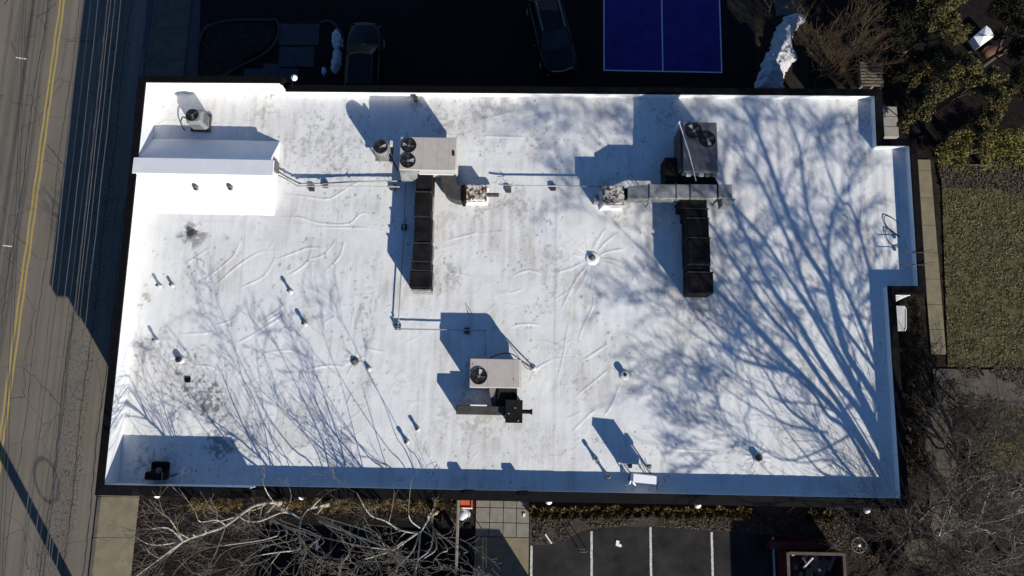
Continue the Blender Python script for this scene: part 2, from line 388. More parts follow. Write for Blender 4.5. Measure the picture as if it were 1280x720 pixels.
C = np.concatenate([C, C2]); kk = fbm(C[:, 0]*3, C[:, 1]*4, 5) > .44; C = C[kk]
tag(quads('grass', C, .085, M_blade_g, tilt=1.2, seed=5, asp=.2), 'short patchy olive winter grass on the lawn', 'grass', kind='stuff')
M_leafl = mat('dead_leaf_litter', (.028, .020, .015), .95, .6, attr='rnd', c2=(.13, .10, .075))
pse = ccw(P2((1064, 632), (1132, 600), (1132, 470), (1160, 455), (1290, 455), (1290, 740), (1062, 740)))
tag(quads('leaf_litter', scatter(pse, 30000, .075, 6, .50), .09, M_leafl, tilt=.6, seed=7), 'dead brown leaves lying under the bare trees', 'leaves', kind='stuff')
psb = ccw(P2((666, 632), (1060, 640), (1062, 690), (960, 668), (905, 663), (790, 656), (735, 660), (700, 678), (666, 680)))
tag(quads('leaf_litter', scatter(ccw(P2((1172, 208), (1290, 206), (1290, 250), (1240, 236), (1176, 236))), 4500, .11, 16), .11, M_leafl, tilt=.6, seed=17), 'dead leaves along the upper edge of the lawn', 'leaves', kind='stuff')
tag(quads('leaf_litter', scatter(psb, 12000, .06, 8, .42), .09, M_leafl, tilt=.6, seed=9), 'pale gravel and dead leaves in the bed before the south wall', 'leaves', kind='stuff')
psw = ccw(P2((160, 625), (570, 632), (570, 650), (330, 650), (318, 740), (172, 740), (155, 700), (152, 650)))
M_leafd = mat('dark_leaf_litter', (.014, .011, .010), .95, .6, attr='rnd', c2=(.050, .034, .025))
tag(quads('leaf_litter', scatter(psw, 9000, .075, 10), .10, M_leafd, tilt=.6, seed=11), 'dark leaves on the mulch bed under the pale trees', 'leaves', kind='stuff')
# low planting along the south wall
M_grn = mat('olive_ornamental_grass', (.055, .048, .015), .9, .5, attr='rnd', c2=(.27, .21, .09))
def tuft(c, rad, h, n, seed, m, label, group, cat='grass clump', name='grass_clump'):
    g = np.random.default_rng(seed)
    t = thing(name, (c[0], c[1], .03), label, cat, group)
    az = g.uniform(0, 2*np.pi, n); r = rad*np.sqrt(g.random(n)); hh = h*g.uniform(.5, 1, n)
    b = np.stack([c[0]+r*np.cos(az)*.3, c[1]+r*np.sin(az)*.3, np.full(n, .03)], 1)
    tp = np.stack([c[0]+r*np.cos(az)*1.3, c[1]+r*np.sin(az)*1.3, hh], 1)
    sd = np.stack([-np.sin(az), np.cos(az), np.zeros(n)], 1)*.016
    V = np.stack([b-sd, b+sd, (b+tp)/2+sd+[0, 0, .12], tp, (b+tp)/2-sd+[0, 0, .12]], 1).reshape(-1, 3)
    F = np.arange(5*n).reshape(n, 5)
    mesh_obj('blades', V, F, m, t, attrs={'rnd': np.repeat(g.random(n), 5)}); return t
ORD = 'first second third fourth fifth sixth seventh eighth ninth tenth eleventh twelfth thirteenth fourteenth fifteenth sixteenth seventeenth eighteenth nineteenth twentieth twenty-first twenty-second'.split()
xs_ = np.linspace(668, 935, 22)
for i, x in enumerate(xs_):
    c = at(x, 640+random.uniform(-1.5, 1.5)); tuft(c, .22+random.uniform(0, .07), .45, 150, 100+i, M_grn, ORD[i]+' small olive grass clump from the left in the row along the south wall', 'grass clumps in the row along the south wall')
for i, x in enumerate((1012, 1032)):
    tuft(at(x, 645), .3, .5, 160, 140+i, M_grn, ('first' if not i else 'second')+' olive grass clump right of the black shade by the lamp with the white cross', None)
# hedge behind the pale trees
M_hedge = mat('olive_hedge_leaves', (.06, .048, .016), .9, .5, attr='rnd', c2=(.24, .18, .07))
M_evg = mat('evergreen_leaves', (.03, .028, .010), .85, .5, attr='rnd', c2=(.165, .135, .052))
M_evg2 = mat('yellow_green_leaves', (.06, .056, .014), .85, .5, attr='rnd', c2=(.23, .20, .06))
def blob_leaves(blobs, dens, size, m, parent, seed, name='crown'):
    g = np.random.default_rng(seed); Cs = []
    for (x, y, z, r) in blobs:
        n = int(dens*r*r*r**.3); k = 7+int(5*r)
        cc = g.normal(size=(k, 3)); cc /= np.linalg.norm(cc, axis=1)[:, None]; cc *= (r*g.uniform(.2, .95, k))[:, None]
        w_ = g.integers(0, k, n); d = g.normal(size=(n, 3)); d /= np.linalg.norm(d, axis=1)[:, None]
        p = cc[w_]+d*(r*.36*g.random(n)**.5)[:, None]; p[:, 2] *= .8
        Cs.append(p+np.array([x, y, z]))
    C = np.concatenate(Cs); C = C[C[:, 2] > .08]; n = len(C)
    a = g.normal(size=(n, 3)); a /= np.linalg.norm(a, axis=1)[:, None]; b = g.normal(size=(n, 3)); b -= (a*b).sum(1)[:, None]*a; b /= np.linalg.norm(b, axis=1)[:, None]
    s = size*g.uniform(.5, 1.3, n)[:, None]
    V = np.stack([C-a*s*.5, C+b*s*.22, C+a*s*.5, C-b*s*.22], 1).reshape(-1, 3)
    return mesh_obj(name, V, np.arange(4*n).reshape(n, 4), m, parent, attrs={'rnd': np.repeat(g.random(n), 4)})
for i, (xa_, xb_, lb) in enumerate(((245, 300, 'low olive hedge tucked under the roof edge behind the left pale tree'), (345, 450, 'low olive hedge between the two pale trees by the south wall'), (455, 575, 'low sparse olive hedge behind the right pale tree beside the entrance'))):
    a = at((xa_+xb_)/2, 632); t = thing('hedge', (a[0], a[1], .05), lb, 'hedge')
    blob_leaves([(*at(x, 630)[:2], .4, .38) for x in np.arange(xa_, xb_, 9)], 2600, .09, M_hedge, t, 200+i, 'foliage')
# ------------------------------------------------------------------ the building
bld = thing('flat_roofed_building', (0, 5, 0), 'large low building with a white membrane roof and black edge', 'building')
ZW, ZP = 5.4, 4.76                                # parapet tops: tall west part, low elsewhere
xsw = cast(289, 545, ZR, ZW)[0]                   # where the tall south-west return ends
a = {k: at(*v)[:2] for k, v in dict(sw=(127.5, 607.5, ZW), se=(1128.5, 624.5, ZP), e1=(1111.5, 358.5, ZP), e2=(1150.5, 358.5, ZP), e3=(1139, 180.5, ZP), e4=(1098, 180.5, ZP), ne=(1095.5, 118, ZP), n1=(357, 112.5, ZP), n2=(349, 102, ZW), nw=(180.5, 101, ZW)).items()}
ysw = a['sw'][1]+(a['se'][1]-a['sw'][1])*(xsw-a['sw'][0])/(a['se'][0]-a['sw'][0])
O = [(a['sw'], ZW), (np.array([xsw, ysw]), ZP), (a['se'], ZP), (a['e1'], ZP), (a['e2'], ZP), (a['e3'], ZP), (a['e4'], ZP), (a['ne'], ZP), (a['n1'], ZW), (a['n2'], ZW), (a['nw'], ZW)]
def offset(pts, ds):                              # ds: distance per edge, positive outwards (anticlockwise outline)
    n = len(pts); out = []
    for i in range(n):
        p0, p1, p2 = pts[i-1], pts[i], pts[(i+1) % n]
        d1 = (p1-p0)/np.linalg.norm(p1-p0); d2 = (p2-p1)/np.linalg.norm(p2-p1)
        n1 = np.array([d1[1], -d1[0]]); n2 = np.array([d2[1], -d2[0]]); a_, b_ = ds[i-1], ds[i]
        den = d1[0]*d2[1]-d1[1]*d2[0]
        if abs(den) < .02: out.append(p1+n1*(a_+b_)/2); continue
        q1 = p1+n1*a_; q2 = p1+n2*b_; t = ((q2-q1)[0]*d2[1]-(q2-q1)[1]*d2[0])/den; out.append(q1+d1*t)
    return out
OP = [o[0] for o in O]; n = len(OP)
IN = offset(OP, [-.03]*n)
EX = offset(OP, [.36, .36, .28, .28, .28, .28, .28, .28, .28, .28, .28])
WL = offset(OP, [-.05]*n); FI = offset(OP, [-.04]*n)
mem = M_mem()
mb = MB().prism([tuple(p) for p in WL], 0, ZR-.12); mb.build('wall', M_brick, bld)
for i in range(n):
    j = (i+1) % n; z = O[i][1]
    q = [tuple(OP[i]), tuple(OP[j]), tuple(IN[j]), tuple(IN[i])]
    MB().prism(q, ZR-.1, z-.03).build('parapet', mem, bld)
    q = [tuple(EX[i]), tuple(EX[j]), tuple(FI[j]), tuple(FI[i])]
    MB().prism(q, [z-.42, z-.42, z-.10, z-.10], [z-.06, z-.06, z-.004, z-.004]).build('edge_flashing', M_black, bld)
M_metal_edge = mat('pale_drip_edge', (.45, .46, .5), .5, .1, 2)
# dense roof sheet with modelled creases, seams and dirt
gx = np.arange(-16.6, 17.2, .040); gy = np.arange(-3.4, 14.3, .040)
X, Y = np.meshgrid(gx, gy, indexing='ij'); Z = np.zeros_like(X); D = np.zeros_like(X); K = np.zeros_like(X)
def seg_field(pts, wid, amp, field, jitter=0):
    P = smooth_path(pts, 6)
    for i in range(len(P)-1):
        x1, y1 = P[i][:2]; x2, y2 = P[i+1][:2]; m_ = wid*3
        ix0, ix1 = np.searchsorted(gx, [min(x1, x2)-m_, max(x1, x2)+m_]); iy0, iy1 = np.searchsorted(gy, [min(y1, y2)-m_, max(y1, y2)+m_])
        if ix1 <= ix0 or iy1 <= iy0: continue
        xx = X[ix0:ix1, iy0:iy1]; yy_ = Y[ix0:ix1, iy0:iy1]; L2 = (x2-x1)**2+(y2-y1)**2+1e-9
        t = np.clip(((xx-x1)*(x2-x1)+(yy_-y1)*(y2-y1))/L2, 0, 1); d = np.hypot(xx-x1-t*(x2-x1), yy_-y1-t*(y2-y1))
        f = np.minimum(1, 1.5*math.sin(math.pi*(i+.5)/(len(P)-1)))
        field[ix0:ix1, iy0:iy1] = np.maximum(field[ix0:ix1, iy0:iy1], amp*f*np.exp(-(d/wid)**2))
Wk = np.zeros_like(X)
def crease(pts, wid=.030, amp=.021): seg_field([at(x, y, ZR) for x, y in pts], wid, amp, Wk)
for c_ in ([(352, 242), (390, 247), (412, 248), (440, 232), (458, 223)], [(345, 271), (375, 272), (400, 279), (435, 280), (450, 268), (462, 266)], [(395, 284), (460, 285)],
           [(343, 325), (368, 316), (385, 310), (405, 311)], [(387, 324), (405, 318), (420, 300)], [(408, 338), (425, 320), (430, 300)], [(360, 345), (382, 330), (390, 312)],
           [(298, 428), (310, 422), (340, 404), (358, 392)], [(268, 407), (285, 402), (297, 394)], [(225, 418), (258, 416), (266, 414)], [(238, 457), (262, 458), (275, 465)],
           [(330, 441), (360, 438), (370, 441)], [(384, 462), (410, 457), (432, 459)], [(268, 358), (300, 330), (330, 312)], [(255, 350), (290, 322), (300, 300)],
           [(320, 405), (345, 390), (356, 380)], [(741, 360), (741, 383), (728, 410), (722, 433)], [(710, 405), (705, 440), (697, 475)], [(775, 480), (765, 505), (755, 520)],
           [(700, 390), (720, 350), (735, 333)], [(640, 408), (655, 405), (675, 406)], [(660, 480), (672, 460), (690, 450)], [(720, 495), (745, 475), (760, 462)],
           [(715, 540), (735, 520), (745, 512)], [(730, 450), (745, 440), (760, 430)], [(560, 300), (600, 290)], [(350, 392), (335, 400)], [(600, 150), (640, 140)],
           [(650, 150), (690, 142), (720, 148)], [(600, 170), (660, 172)], [(420, 395), (405, 405), (412, 420)], [(185, 160), (210, 150)], [(690, 230), (700, 260)],
           [(640, 345), (660, 338), (676, 342)], [(300, 360), (330, 345), (345, 320)], [(232, 330), (262, 310)], [(810, 540), (840, 560), (900, 565)], [(455, 435), (480, 440)]):
    crease(c_)
g = np.random.default_rng(5)
for k in range(130):                               # smaller random creases
    px, py = g.uniform(190, 720), g.uniform(230, 575)
    if k > 100: px, py = g.uniform(650, 1050), g.uniform(330, 590)
    an = g.choice([-.7, -.5, -1.1, .1, 0., 1.5])+g.normal()*.25; L = g.uniform(10, 42)
    pts = [(px+L*t*math.cos(an)+g.normal()*1.2, py+L*t*math.sin(an)+g.normal()*1.2) for t in (-.5, -.15, .2, .5)]
    crease(pts, g.uniform(.022, .032), g.uniform(.003, .010))
for k in range(16):                               # radial creases at the drain
    an = 2*math.pi*k/16+g.normal()*.1; L = g.uniform(22, 55); crease([(740+11*math.cos(an), 322+11*math.sin(an)), (740+L*.6*math.cos(an), 322+L*.6*math.sin(an)), (740+L*math.cos(an+.08), 322+L*math.sin(an+.08))], .035, .016)
for cxx, cyy in ((240, 292), (444, 452), (947, 571), (790, 600), (225, 449)):
    for k in range(12):
        an = 2*math.pi*k/12+g.normal()*.15; L = g.uniform(9, 20); crease([(cxx+5*math.cos(an), cyy+5*math.sin(an)), (cxx+L*math.cos(an), cyy+L*math.sin(an))], .035, .018)
seam = np.zeros_like(X)
for x in (417, 528, 694, 846, 1000, 300):
    p = at(x, 360, ZR)[0]; ds = np.abs(X-p-.012*np.sin(Y*1.3)); seam = np.maximum(seam, np.exp(-(ds/.035)**2)); Z += .009*(1/(1+np.exp(-(X-p)/.02)))*np.exp(-np.maximum(0, X-p)/1.5)
for y in (190, 284, 390, 470, 560):
    p = at(640, y, ZR)[1]; xr = at({190: 640, 284: 340, 390: 760, 470: 500, 560: 830}[y], y, ZR)[0]
    msk = np.exp(-((X-xr)/5.5)**4); ds = np.abs(Y-p-.02*np.sin(X*.8)); seam = np.maximum(seam, .8*msk*np.exp(-(ds/.04)**2))
Wk *= .35+1.1*fbm(X*1.6, Y*1.6, 70)
Z += Wk*1.0+.012*(fbm(X*.55, Y*.55, 21)-.5)+.007*(fbm(X*2.4, Y*1.6, 31)-.5)+.004*(fbm(X*7, Y*3.5, 33, 3)-.5)
Z += .0035*np.sin(X*14+3*fbm(X*.6, Y*.6, 9))*(fbm(X*.4, Y*.4, 44) > .48)   # sheet ripple
ds = np.hypot(X-at(740, 322, ZR)[0], Y-at(740, 322, ZR)[1]); Z -= .05*np.exp(-(ds/.8)**2)
# dirt fields: D = soft grey-brown film, K = dark spots
str_ = fbm(X*5.5, Y*.7, 51, 4); med = fbm(X*.8, Y*.8, 61, 5); fin = fbm(X*9, Y*9, 71, 3)
st2 = fbm(X*14, Y*1.1, 57, 3)
D += .55*np.clip((str_-.47)*3.5, 0, 1)*np.clip((med-.40)*4, 0, 1)+.28*np.clip((med-.47)*4, 0, 1)+.30*np.clip((st2-.52)*5, 0, 1)*np.clip((fbm(X*.5, Y*.5, 66)-.40)*5, 0, 1)+.55*seam*np.clip((fbm(X*1.5, Y*1.5, 77)-.4)*3, 0, 1)
K += .8*np.clip((fbm(X*8, Y*6, 81, 4)-.69)*9, 0, 1)*np.clip((fbm(X*.6, Y*.6, 91)-.42)*7, 0, 1)
def blot(px, py, rad, kd, kk_, sd, thr=.5, sharp=8, sx=1., sy=1., frq=7):
    p = at(px, py, ZR); d = np.hypot((X-p[0])/sx, (Y-p[1])/sy)/rad; fall = np.clip(1.25-d, 0, 1)
    t = np.clip((fbm(X*frq/sx**.5, Y*frq/sy**.5, sd, 4)-thr+.25*(fall-.6))*sharp, 0, 1)*(fall > 0)*np.minimum(1, fall*2)
    global D, K
    D = np.maximum(D, kd*fall*np.clip(.4+t, 0, 1)); K = np.maximum(K, kk_*t)
for b_ in ((240, 292, .55, .5, .75, 1, .5), (250, 322, .5, .2, .7, 2, .62), (180, 374, .45, .8, .5, 3, .55), (181, 438, .6, .8, .6, 4, .5), (205, 412, .3, .3, .4, 5, .55),
           (250, 492, 1.0, .3, 1., 6, .56), (266, 508, .8, .5, 1., 7, .48), (228, 470, .7, .3, .9, 8, .6), (240, 450, .6, .2, .7, 9, .62), (215, 485, .5, .1, .9, 10, .6),
           (275, 555, .8, .3, .9, 12, .5), (185, 580, 1.0, .3, .6, 13, .55), (215, 565, .7, .2, .6, 14, .6), (585, 500, 1.1, .6, .3, 15, .6), (555, 520, .9, .5, .2, 16, .6),
           (675, 385, .7, .3, .5, 17, .63), (690, 360, .6, .4, .3, 18, .62), (700, 432, .6, .35, .25, 19, .6), (645, 330, .7, .3, .5, 20, .62), (650, 262, .6, .3, .55, 22, .6),
           (545, 345, .6, .2, .4, 23, .63), (718, 486, .8, .3, .5, 24, .62), (600, 260, .6, .5, .5, 25, .55), (775, 262, .9, .7, .3, 26, .52), (765, 250, .5, .8, .4, 27, .5),
           (560, 270, .8, .4, .2, 28, .55), (675, 175, 1.2, .4, .45, 29, .62), (590, 150, 1.4, .35, .3, 30, .63), (400, 170, 1.6, .45, .4, 32, .62), (370, 190, 1.2, .4, .4, 33, .62),
           (240, 150, 1.3, .35, .2, 34, .62), (450, 175, 1.2, .45, .3, 35, .62), (880, 380, .9, .7, .3, 36, .55), (820, 275, .9, .5, .2, 37, .55), (500, 480, 1., .15, .2, 38, .62),
           (1010, 210, 1., .45, .25, 39, .6), (1075, 150, 1., .35, .15, 40, .6), (935, 575, .7, .3, .5, 41, .58), (680, 560, 1.1, .4, .2, 42, .6), (650, 530, .9, .4, .3, 43, .62),
           (470, 330, .6, .2, .3, 44, .63), (430, 300, .6, .1, .3, 45, .64), (520, 130, .7, .5, .4, 46, .55), (835, 150, .8, .3, .5, 47, .6), (620, 128, 1.6, .6, .3, 61, .58), (740, 135, 1.6, .5, .2, 62, .6), (560, 160, 1.0, .6, .4, 63, .56), (640, 250, 1.0, .6, .4, 64, .56), (560, 345, .8, .5, .4, 65, .58), (690, 330, .9, .5, .4, 66, .58), (600, 525, 1.2, .7, .3, 67, .56), (870, 385, 1.0, .8, .4, 68, .52), (420, 200, 1.3, .6, .35, 69, .58), (330, 140, 1.0, .4, .3, 70, .6), (755, 235, .5, .5, .4, 48, .5)):
    blot(*b_)
for x, y in ((690, 330), (460, 400)): blot(x, y, 1.4, .3, .5, int(x), .66, 8, .5, 1.6)
for k in range(260):                              # single specks
    px, py = g.uniform(190, 1080), g.uniform(135, 580); p = at(px, py, ZR); r = g.uniform(.03, .07)
    i0, j0 = np.searchsorted(gx, p[0]), np.searchsorted(gy, p[1])
    if 1 < i0 < len(gx)-2 and 1 < j0 < len(gy)-2: K[i0:i0+(1 if r < .05 else 2), j0:j0+(2 if r > .06 else 1)] = g.uniform(.4, .9)
# dirt star around the old vent
p = at(240, 292, ZR); an = np.arctan2(Y-p[1], X-p[0]); rr = np.hypot(X-p[0], Y-p[1])
sn = vnoise(an*3.1+20, rr*1.2+3, 8); star = np.clip((sn-.52+.25*(fbm(X*9, Y*9, 12)-.5))*7, 0, 1)*np.clip((rr-.16)*8, 0, 1)*np.clip((.45+.5*vnoise(an*1.7+40, rr*0+2, 9)-rr)*5, 0, 1)
K = np.maximum(K, .85*star); D = np.maximum(D, .8*np.exp(-((rr-.05)/.22)**2))
# crease troughs hold dirt
D = np.clip(D+.25*np.clip((Wk > .002)*(Wk < .009), 0, 1), 0, 1); K = np.clip(K, 0, 1)
keep = in_poly(X.ravel(), Y.ravel(), [tuple(p) for p in offset(OP, [.03]*n)]).reshape(X.shape)
idx = -np.ones(X.shape, int); cell = keep[:-1, :-1] & keep[1:, :-1] & keep[1:, 1:] & keep[:-1, 1:]
use = np.zeros(X.shape, bool); use[:-1, :-1] |= cell; use[1:, :-1] |= cell; use[1:, 1:] |= cell; use[:-1, 1:] |= cell
idx[use] = np.arange(use.sum()); ci, cj = np.nonzero(cell)
F = np.stack([idx[ci, cj], idx[ci+1, cj], idx[ci+1, cj+1], idx[ci, cj+1]], 1)
def roof_material():
    m = bpy.data.materials.new('aged_white_roof_membrane'); m.use_nodes = True; n_ = m.node_tree; b = n_.nodes['Principled BSDF']
    b.inputs['Roughness'].default_value = .55; L = n_.links.new
    tc = n_.nodes.new('ShaderNodeTexCoord')
    nz = n_.nodes.new('ShaderNodeTexNoise'); nz.inputs['Scale'].default_value = 1.3; nz.inputs['Detail'].default_value = 8; L(tc.outputs['Object'], nz.inputs['Vector'])
    r = n_.nodes.new('ShaderNodeValToRGB'); r.color_ramp.elements[0].position = .3; r.color_ramp.elements[1].position = .7
    r.color_ramp.elements[0].color = (.645, .65, .64, 1); r.color_ramp.elements[1].color = (.74, .735, .705, 1); L(nz.outputs['Fac'], r.inputs[0])
    last = r.outputs[0]
    for an_, colr, st_ in (('film', (.40, .35, .285, 1), .78), ('spot', (.055, .05, .045, 1), .92)):
        at_ = n_.nodes.new('ShaderNodeAttribute'); at_.attribute_name = an_
        fn = n_.nodes.new('ShaderNodeTexNoise'); fn.inputs['Scale'].default_value = 30; fn.inputs['Detail'].default_value = 4; L(tc.outputs['Object'], fn.inputs['Vector'])
        mr = n_.nodes.new('ShaderNodeMapRange'); mr.inputs[1].default_value = .3; mr.inputs[2].default_value = .62; mr.inputs[3].default_value = .35; mr.inputs[4].default_value = 1.; L(fn.outputs['Fac'], mr.inputs[0])
        mu = n_.nodes.new('ShaderNodeMath'); mu.operation = 'MULTIPLY'; L(at_.outputs['Fac'], mu.inputs[0]); L(mr.outputs[0], mu.inputs[1])
        m2 = n_.nodes.new('ShaderNodeMath'); m2.operation = 'MULTIPLY'; m2.inputs[1].default_value = st_; L(mu.outputs[0], m2.inputs[0])
        mx = n_.nodes.new('ShaderNodeMix'); mx.data_type = 'RGBA'; L(m2.outputs[0], mx.inputs[0]); L(last, mx.inputs[6]); mx.inputs[7].default_value = colr; last = mx.outputs[2]
    L(last, b.inputs['Base Color'])
    bn = n_.nodes.new('ShaderNodeTexNoise'); bn.inputs['Scale'].default_value = 11; bn.inputs['Detail'].default_value = 7; L(tc.outputs['Object'], bn.inputs['Vector'])
    bp = n_.nodes.new('ShaderNodeBump'); bp.inputs['Strength'].default_value = .3; bp.inputs['Distance'].default_value = .02; L(bn.outputs['Fac'], bp.inputs['Height']); L(bp.outputs[0], b.inputs['Normal'])
    return m
M_roof = roof_material()
mesh_obj('roof_membrane', np.stack([X[use], Y[use], ZR+Z[use]], 1), F, M_roof, bld, True, {'film': D[use], 'spot': K[use]})
# ridge-shaped saddle in the north-west corner (white membrane, thick cap)
xw = a['sw'][0]-.02; zt = 5.42
f0, f1 = at(255, 268, ZR)[1], at(255, 217.5, zt)[1]; b1, b0 = at(255, 198.5, zt)[1], at(255, 174, ZR)[1]; xe = at(349, 190, ZR)[0]
xi = IN[-1][0]
sad = MB().add([(xi, f0, ZR), (xe, f0, ZR), (xe, f1, zt-.06), (xi, f1, zt-.06), (xi, b1, zt-.06), (xe, b1, zt-.06), (xe, b0, ZR-.02), (xi, b0, ZR-.02)],
               [(0, 1, 2, 3), (3, 2, 5, 4), (4, 5, 6, 7), (1, 6, 5, 2), (0, 3, 4, 7)])
sad.build('roof_saddle', mem, bld)
x165 = at(165.5, 207, zt)[0]; xcap = at(342, 207, zt)[0]
box('saddle_cap', mat('grey_white_cap', (.60, .61, .625), .6, .05, 2), bld, x165, xcap, f1-.02, b1+.02, zt-.07, zt, bev=.02)
# scupper boxes on the south parapet
for px in (579, 648):
    q = at(px, 603, ZP); yb = IN[1][1]+(IN[2][1]-IN[1][1])*(q[0]-IN[1][0])/(IN[2][0]-IN[1][0])
    box('parapet_box', M_black, bld, q[0], q[0]+.42, yb-.16, yb+.03, ZP-.12, ZP+.16, bev=.02)
# wall lamps: white half-dome shades on short arms
def wall_lamp(px, py, z, label, dirn=-1):
    p = at(px, py, z); t = thing('wall_lamp', p, label, 'wall lamp', 'round wall lamps under the roof edge')
    prof = [(.145, 0), (.14, .05), (.11, .12), (.06, .17), (.01, .185)]
    MB().lathe((p[0], p[1]), [(r_, p[2]+z_) for r_, z_ in prof], 14).build('shade', M_white, t, True)
    MB().tube([(p[0], p[1], p[2]+.17), (p[0], p[1]-dirn*.05, p[2]+.28), (p[0], p[1]-dirn*.35, p[2]+.28), (p[0], p[1]-dirn*.5, p[2]+.1)], .018, 6).build('arm', M_black, t)
for a_ in ((197, 618.5, 'white wall lamp below the south-west corner of the roof, leftmost'), (377, 620.5, 'white wall lamp among the branches of the pale trees'), (686, 626.5, 'white wall lamp just right of the entrance path'),
           (872, 631, 'white wall lamp above the row of grass clumps, over the parking lot'), (1083, 637.5, 'white wall lamp near the south-east corner, among bare twigs')):
    wall_lamp(a_[0], a_[1], 3.2, a_[2])
wall_lamp(368, 97.5, 5.0, 'lone bright white wall lamp by the notch of the north edge', 1)
# ------------------------------------------------------------------ fans
def fan(c, r, z, parent, name='fan', blades=4, motor=M_pale, ringm=M_dark):
    f = MB().lathe((c[0], c[1]), [(r*.98, z+.002), (r*.98, z+.012), (r*.9, z+.013)], 24).build(name, M_dark, parent)
    m = MB()
    for k in range(2):
        rr = r*(1-.04*k)
        P = [(c[0]+rr*math.cos(t), c[1]+rr*math.sin(t), z+.03+.015*k) for t in np.linspace(0, 2*math.pi, 25)]
        m.tube(P, .012, 5)
    for q in (.35, .6, .82): m.tube([(c[0]+r*q*math.cos(t), c[1]+r*q*math.sin(t), z+.045) for t in np.linspace(0, 2*math.pi, 25)], .0045, 4)
    for k in range(8):
        t = k*math.pi/4; m.tube([(c[0]+.08*math.cos(t), c[1]+.08*math.sin(t), z+.05), (c[0]+r*math.cos(t), c[1]+r*math.sin(t), z+.04)], .0045, 4)
    m.build('guard', M_dark, f)
    ph = random.uniform(0, 6)
    for k in range(blades):
        t = ph+k*2*math.pi/blades; V = []
        for q, dt, zz in ((.2, -.35, .014), (.85, -.32, .015), (.88, .3, .036), (.2, .4, .032)): V.append((c[0]+r*q*math.cos(t+dt), c[1]+r*q*math.sin(t+dt), z+zz))
        mesh_obj('fan_blade', V, [(0, 1, 2, 3)], M_blade if k else motor, f)
    MB().lathe((c[0], c[1]), [(r*.2, z+.01), (r*.2, z+.05), (r*.1, z+.06)], 12).build('hub', M_grey, f)
    return f
def quad4(px4, z): return [at(x, y, z)[:2] for x, y in px4]
# ------------------------------------------------------------------ rooftop unit 1 (north, beige, two fans)
z1 = ZR+1.45
A, B = at(498.5, 212, z1), at(571, 172, z1); c0 = (A+B)/2
u = thing('rooftop_unit', (c0[0], c0[1], ZR), 'beige rooftop air conditioner with two fans side by side at its left end', 'air conditioner')
box('casing', M_case, u, A[0], B[0], A[1], B[1], ZR+.5, z1, bev=.02)
box('curb', M_grey, u, A[0]+.15, B[0]-.15, A[1]+.12, B[1]-.12, ZR-.02, ZR+.5)
for (x, y) in ((511, 182), (510, 201)): fan(at(x, y, z1), .315, z1, u)
q = at(567, 192, z1); box('latch', M_dark, u, q[0]-.04, q[0]+.04, q[1]-.1, q[1]+.1, z1, z1+.04)
for x in (529, 548, 562): # panel joints
    q = at(x, 190, z1); box('panel_joint', M_case, u, q[0]-.008, q[0]+.008, A[1]+.04, B[1]-.04, z1-.01, z1+.006)
q0, q1 = at(500, 214, ZR+1.3), at(522, 222, ZR+1.0)
MB().prism([(q0[0], A[1]-.28), (q1[0], A[1]-.28), (q1[0], A[1]-.002), (q0[0], A[1]-.002)], [ZR+.75]*4, [ZR+.85, ZR+.85, ZR+1.38, ZR+1.38]).build('intake_hood', M_galv, u)
MB().prism([(q1[0]+.1, A[1]-.12), (B[0]-.1, A[1]-.12), (B[0]-.1, A[1]-.002), (q1[0]+.1, A[1]-.002)], ZR+1.2, ZR+1.34).build('eave_flange', M_pale, u)
box('service_panel', M_case2, u, B[0]+.001, B[0]+.03, A[1]+.1, B[1]-.1, ZR+.6, z1-.08)
# ducts: a run of wrapped sections
def duct_run(name, label, secs, z, m=M_duct, flange=mat('dark_flange', (.03, .028, .027), .6, .4, 5), endz=ZR):
    p = at((secs[0][0]+secs[0][1])/2, secs[0][2], z); t = thing(name, (p[0], p[1], ZR), label, 'duct')
    for k, (xa, xb, ya, yb) in enumerate(secs):
        P = at(xa, yb, z); Q = at(xb, ya, z); dz = random.uniform(-.03, .03); y_0, y_1 = P[1]+.025, Q[1]-.025
        q_ = [(P[0], y_0), (Q[0], y_0), (Q[0], y_1), (P[0], y_1)]
        mm = MB().box(P[0], Q[0], y_0, y_1, ZR+.06, z+dz, bev=.035); mm.build('duct_section', m, t)
        mm = MB()
        if k: mm.box(P[0]-.02, Q[0]+.02, Q[1]-.024, Q[1]+.024, ZR+.04, z+.025+dz).build('duct_flange', flange, t)
        for s_ in (P[0]+.12, Q[0]-.2):
            box('duct_foot', M_wood, t, s_, s_+.08, (y_0+y_1)/2-.05, (y_0+y_1)/2+.05, ZR-.01, ZR+.06)
    return t
z = ZR+1.02
t = duct_run('black_duct', 'long black wrapped duct running down from the beige two-fan unit', [(519.5, 541, 216, 240), (517.5, 539, 240, 271), (517, 539, 271, 304), (515.5, 538.5, 304, 327), (514.5, 538.5, 327, 338), (511.5, 538.8, 338, 360.5)], z)
P, Q = at(512.5, 361, z), at(538.5, 361, z); box('end_cap', M_galv, t, P[0]+.05, Q[0]-.02, P[1]-.06, P[1]+.0, ZR+.06, z-.06)
P = at(538.8, 250, z)
for ya, yb in ((244, 262), (275, 300), (306, 322), (341, 357)):
    Pa, Pb = at(539, yb, z), at(539, ya, z); box('side_strap', M_galv, t, Pa[0]+.03, Pa[0]+.06, Pa[1], Pb[1], z-.5, z-.12)
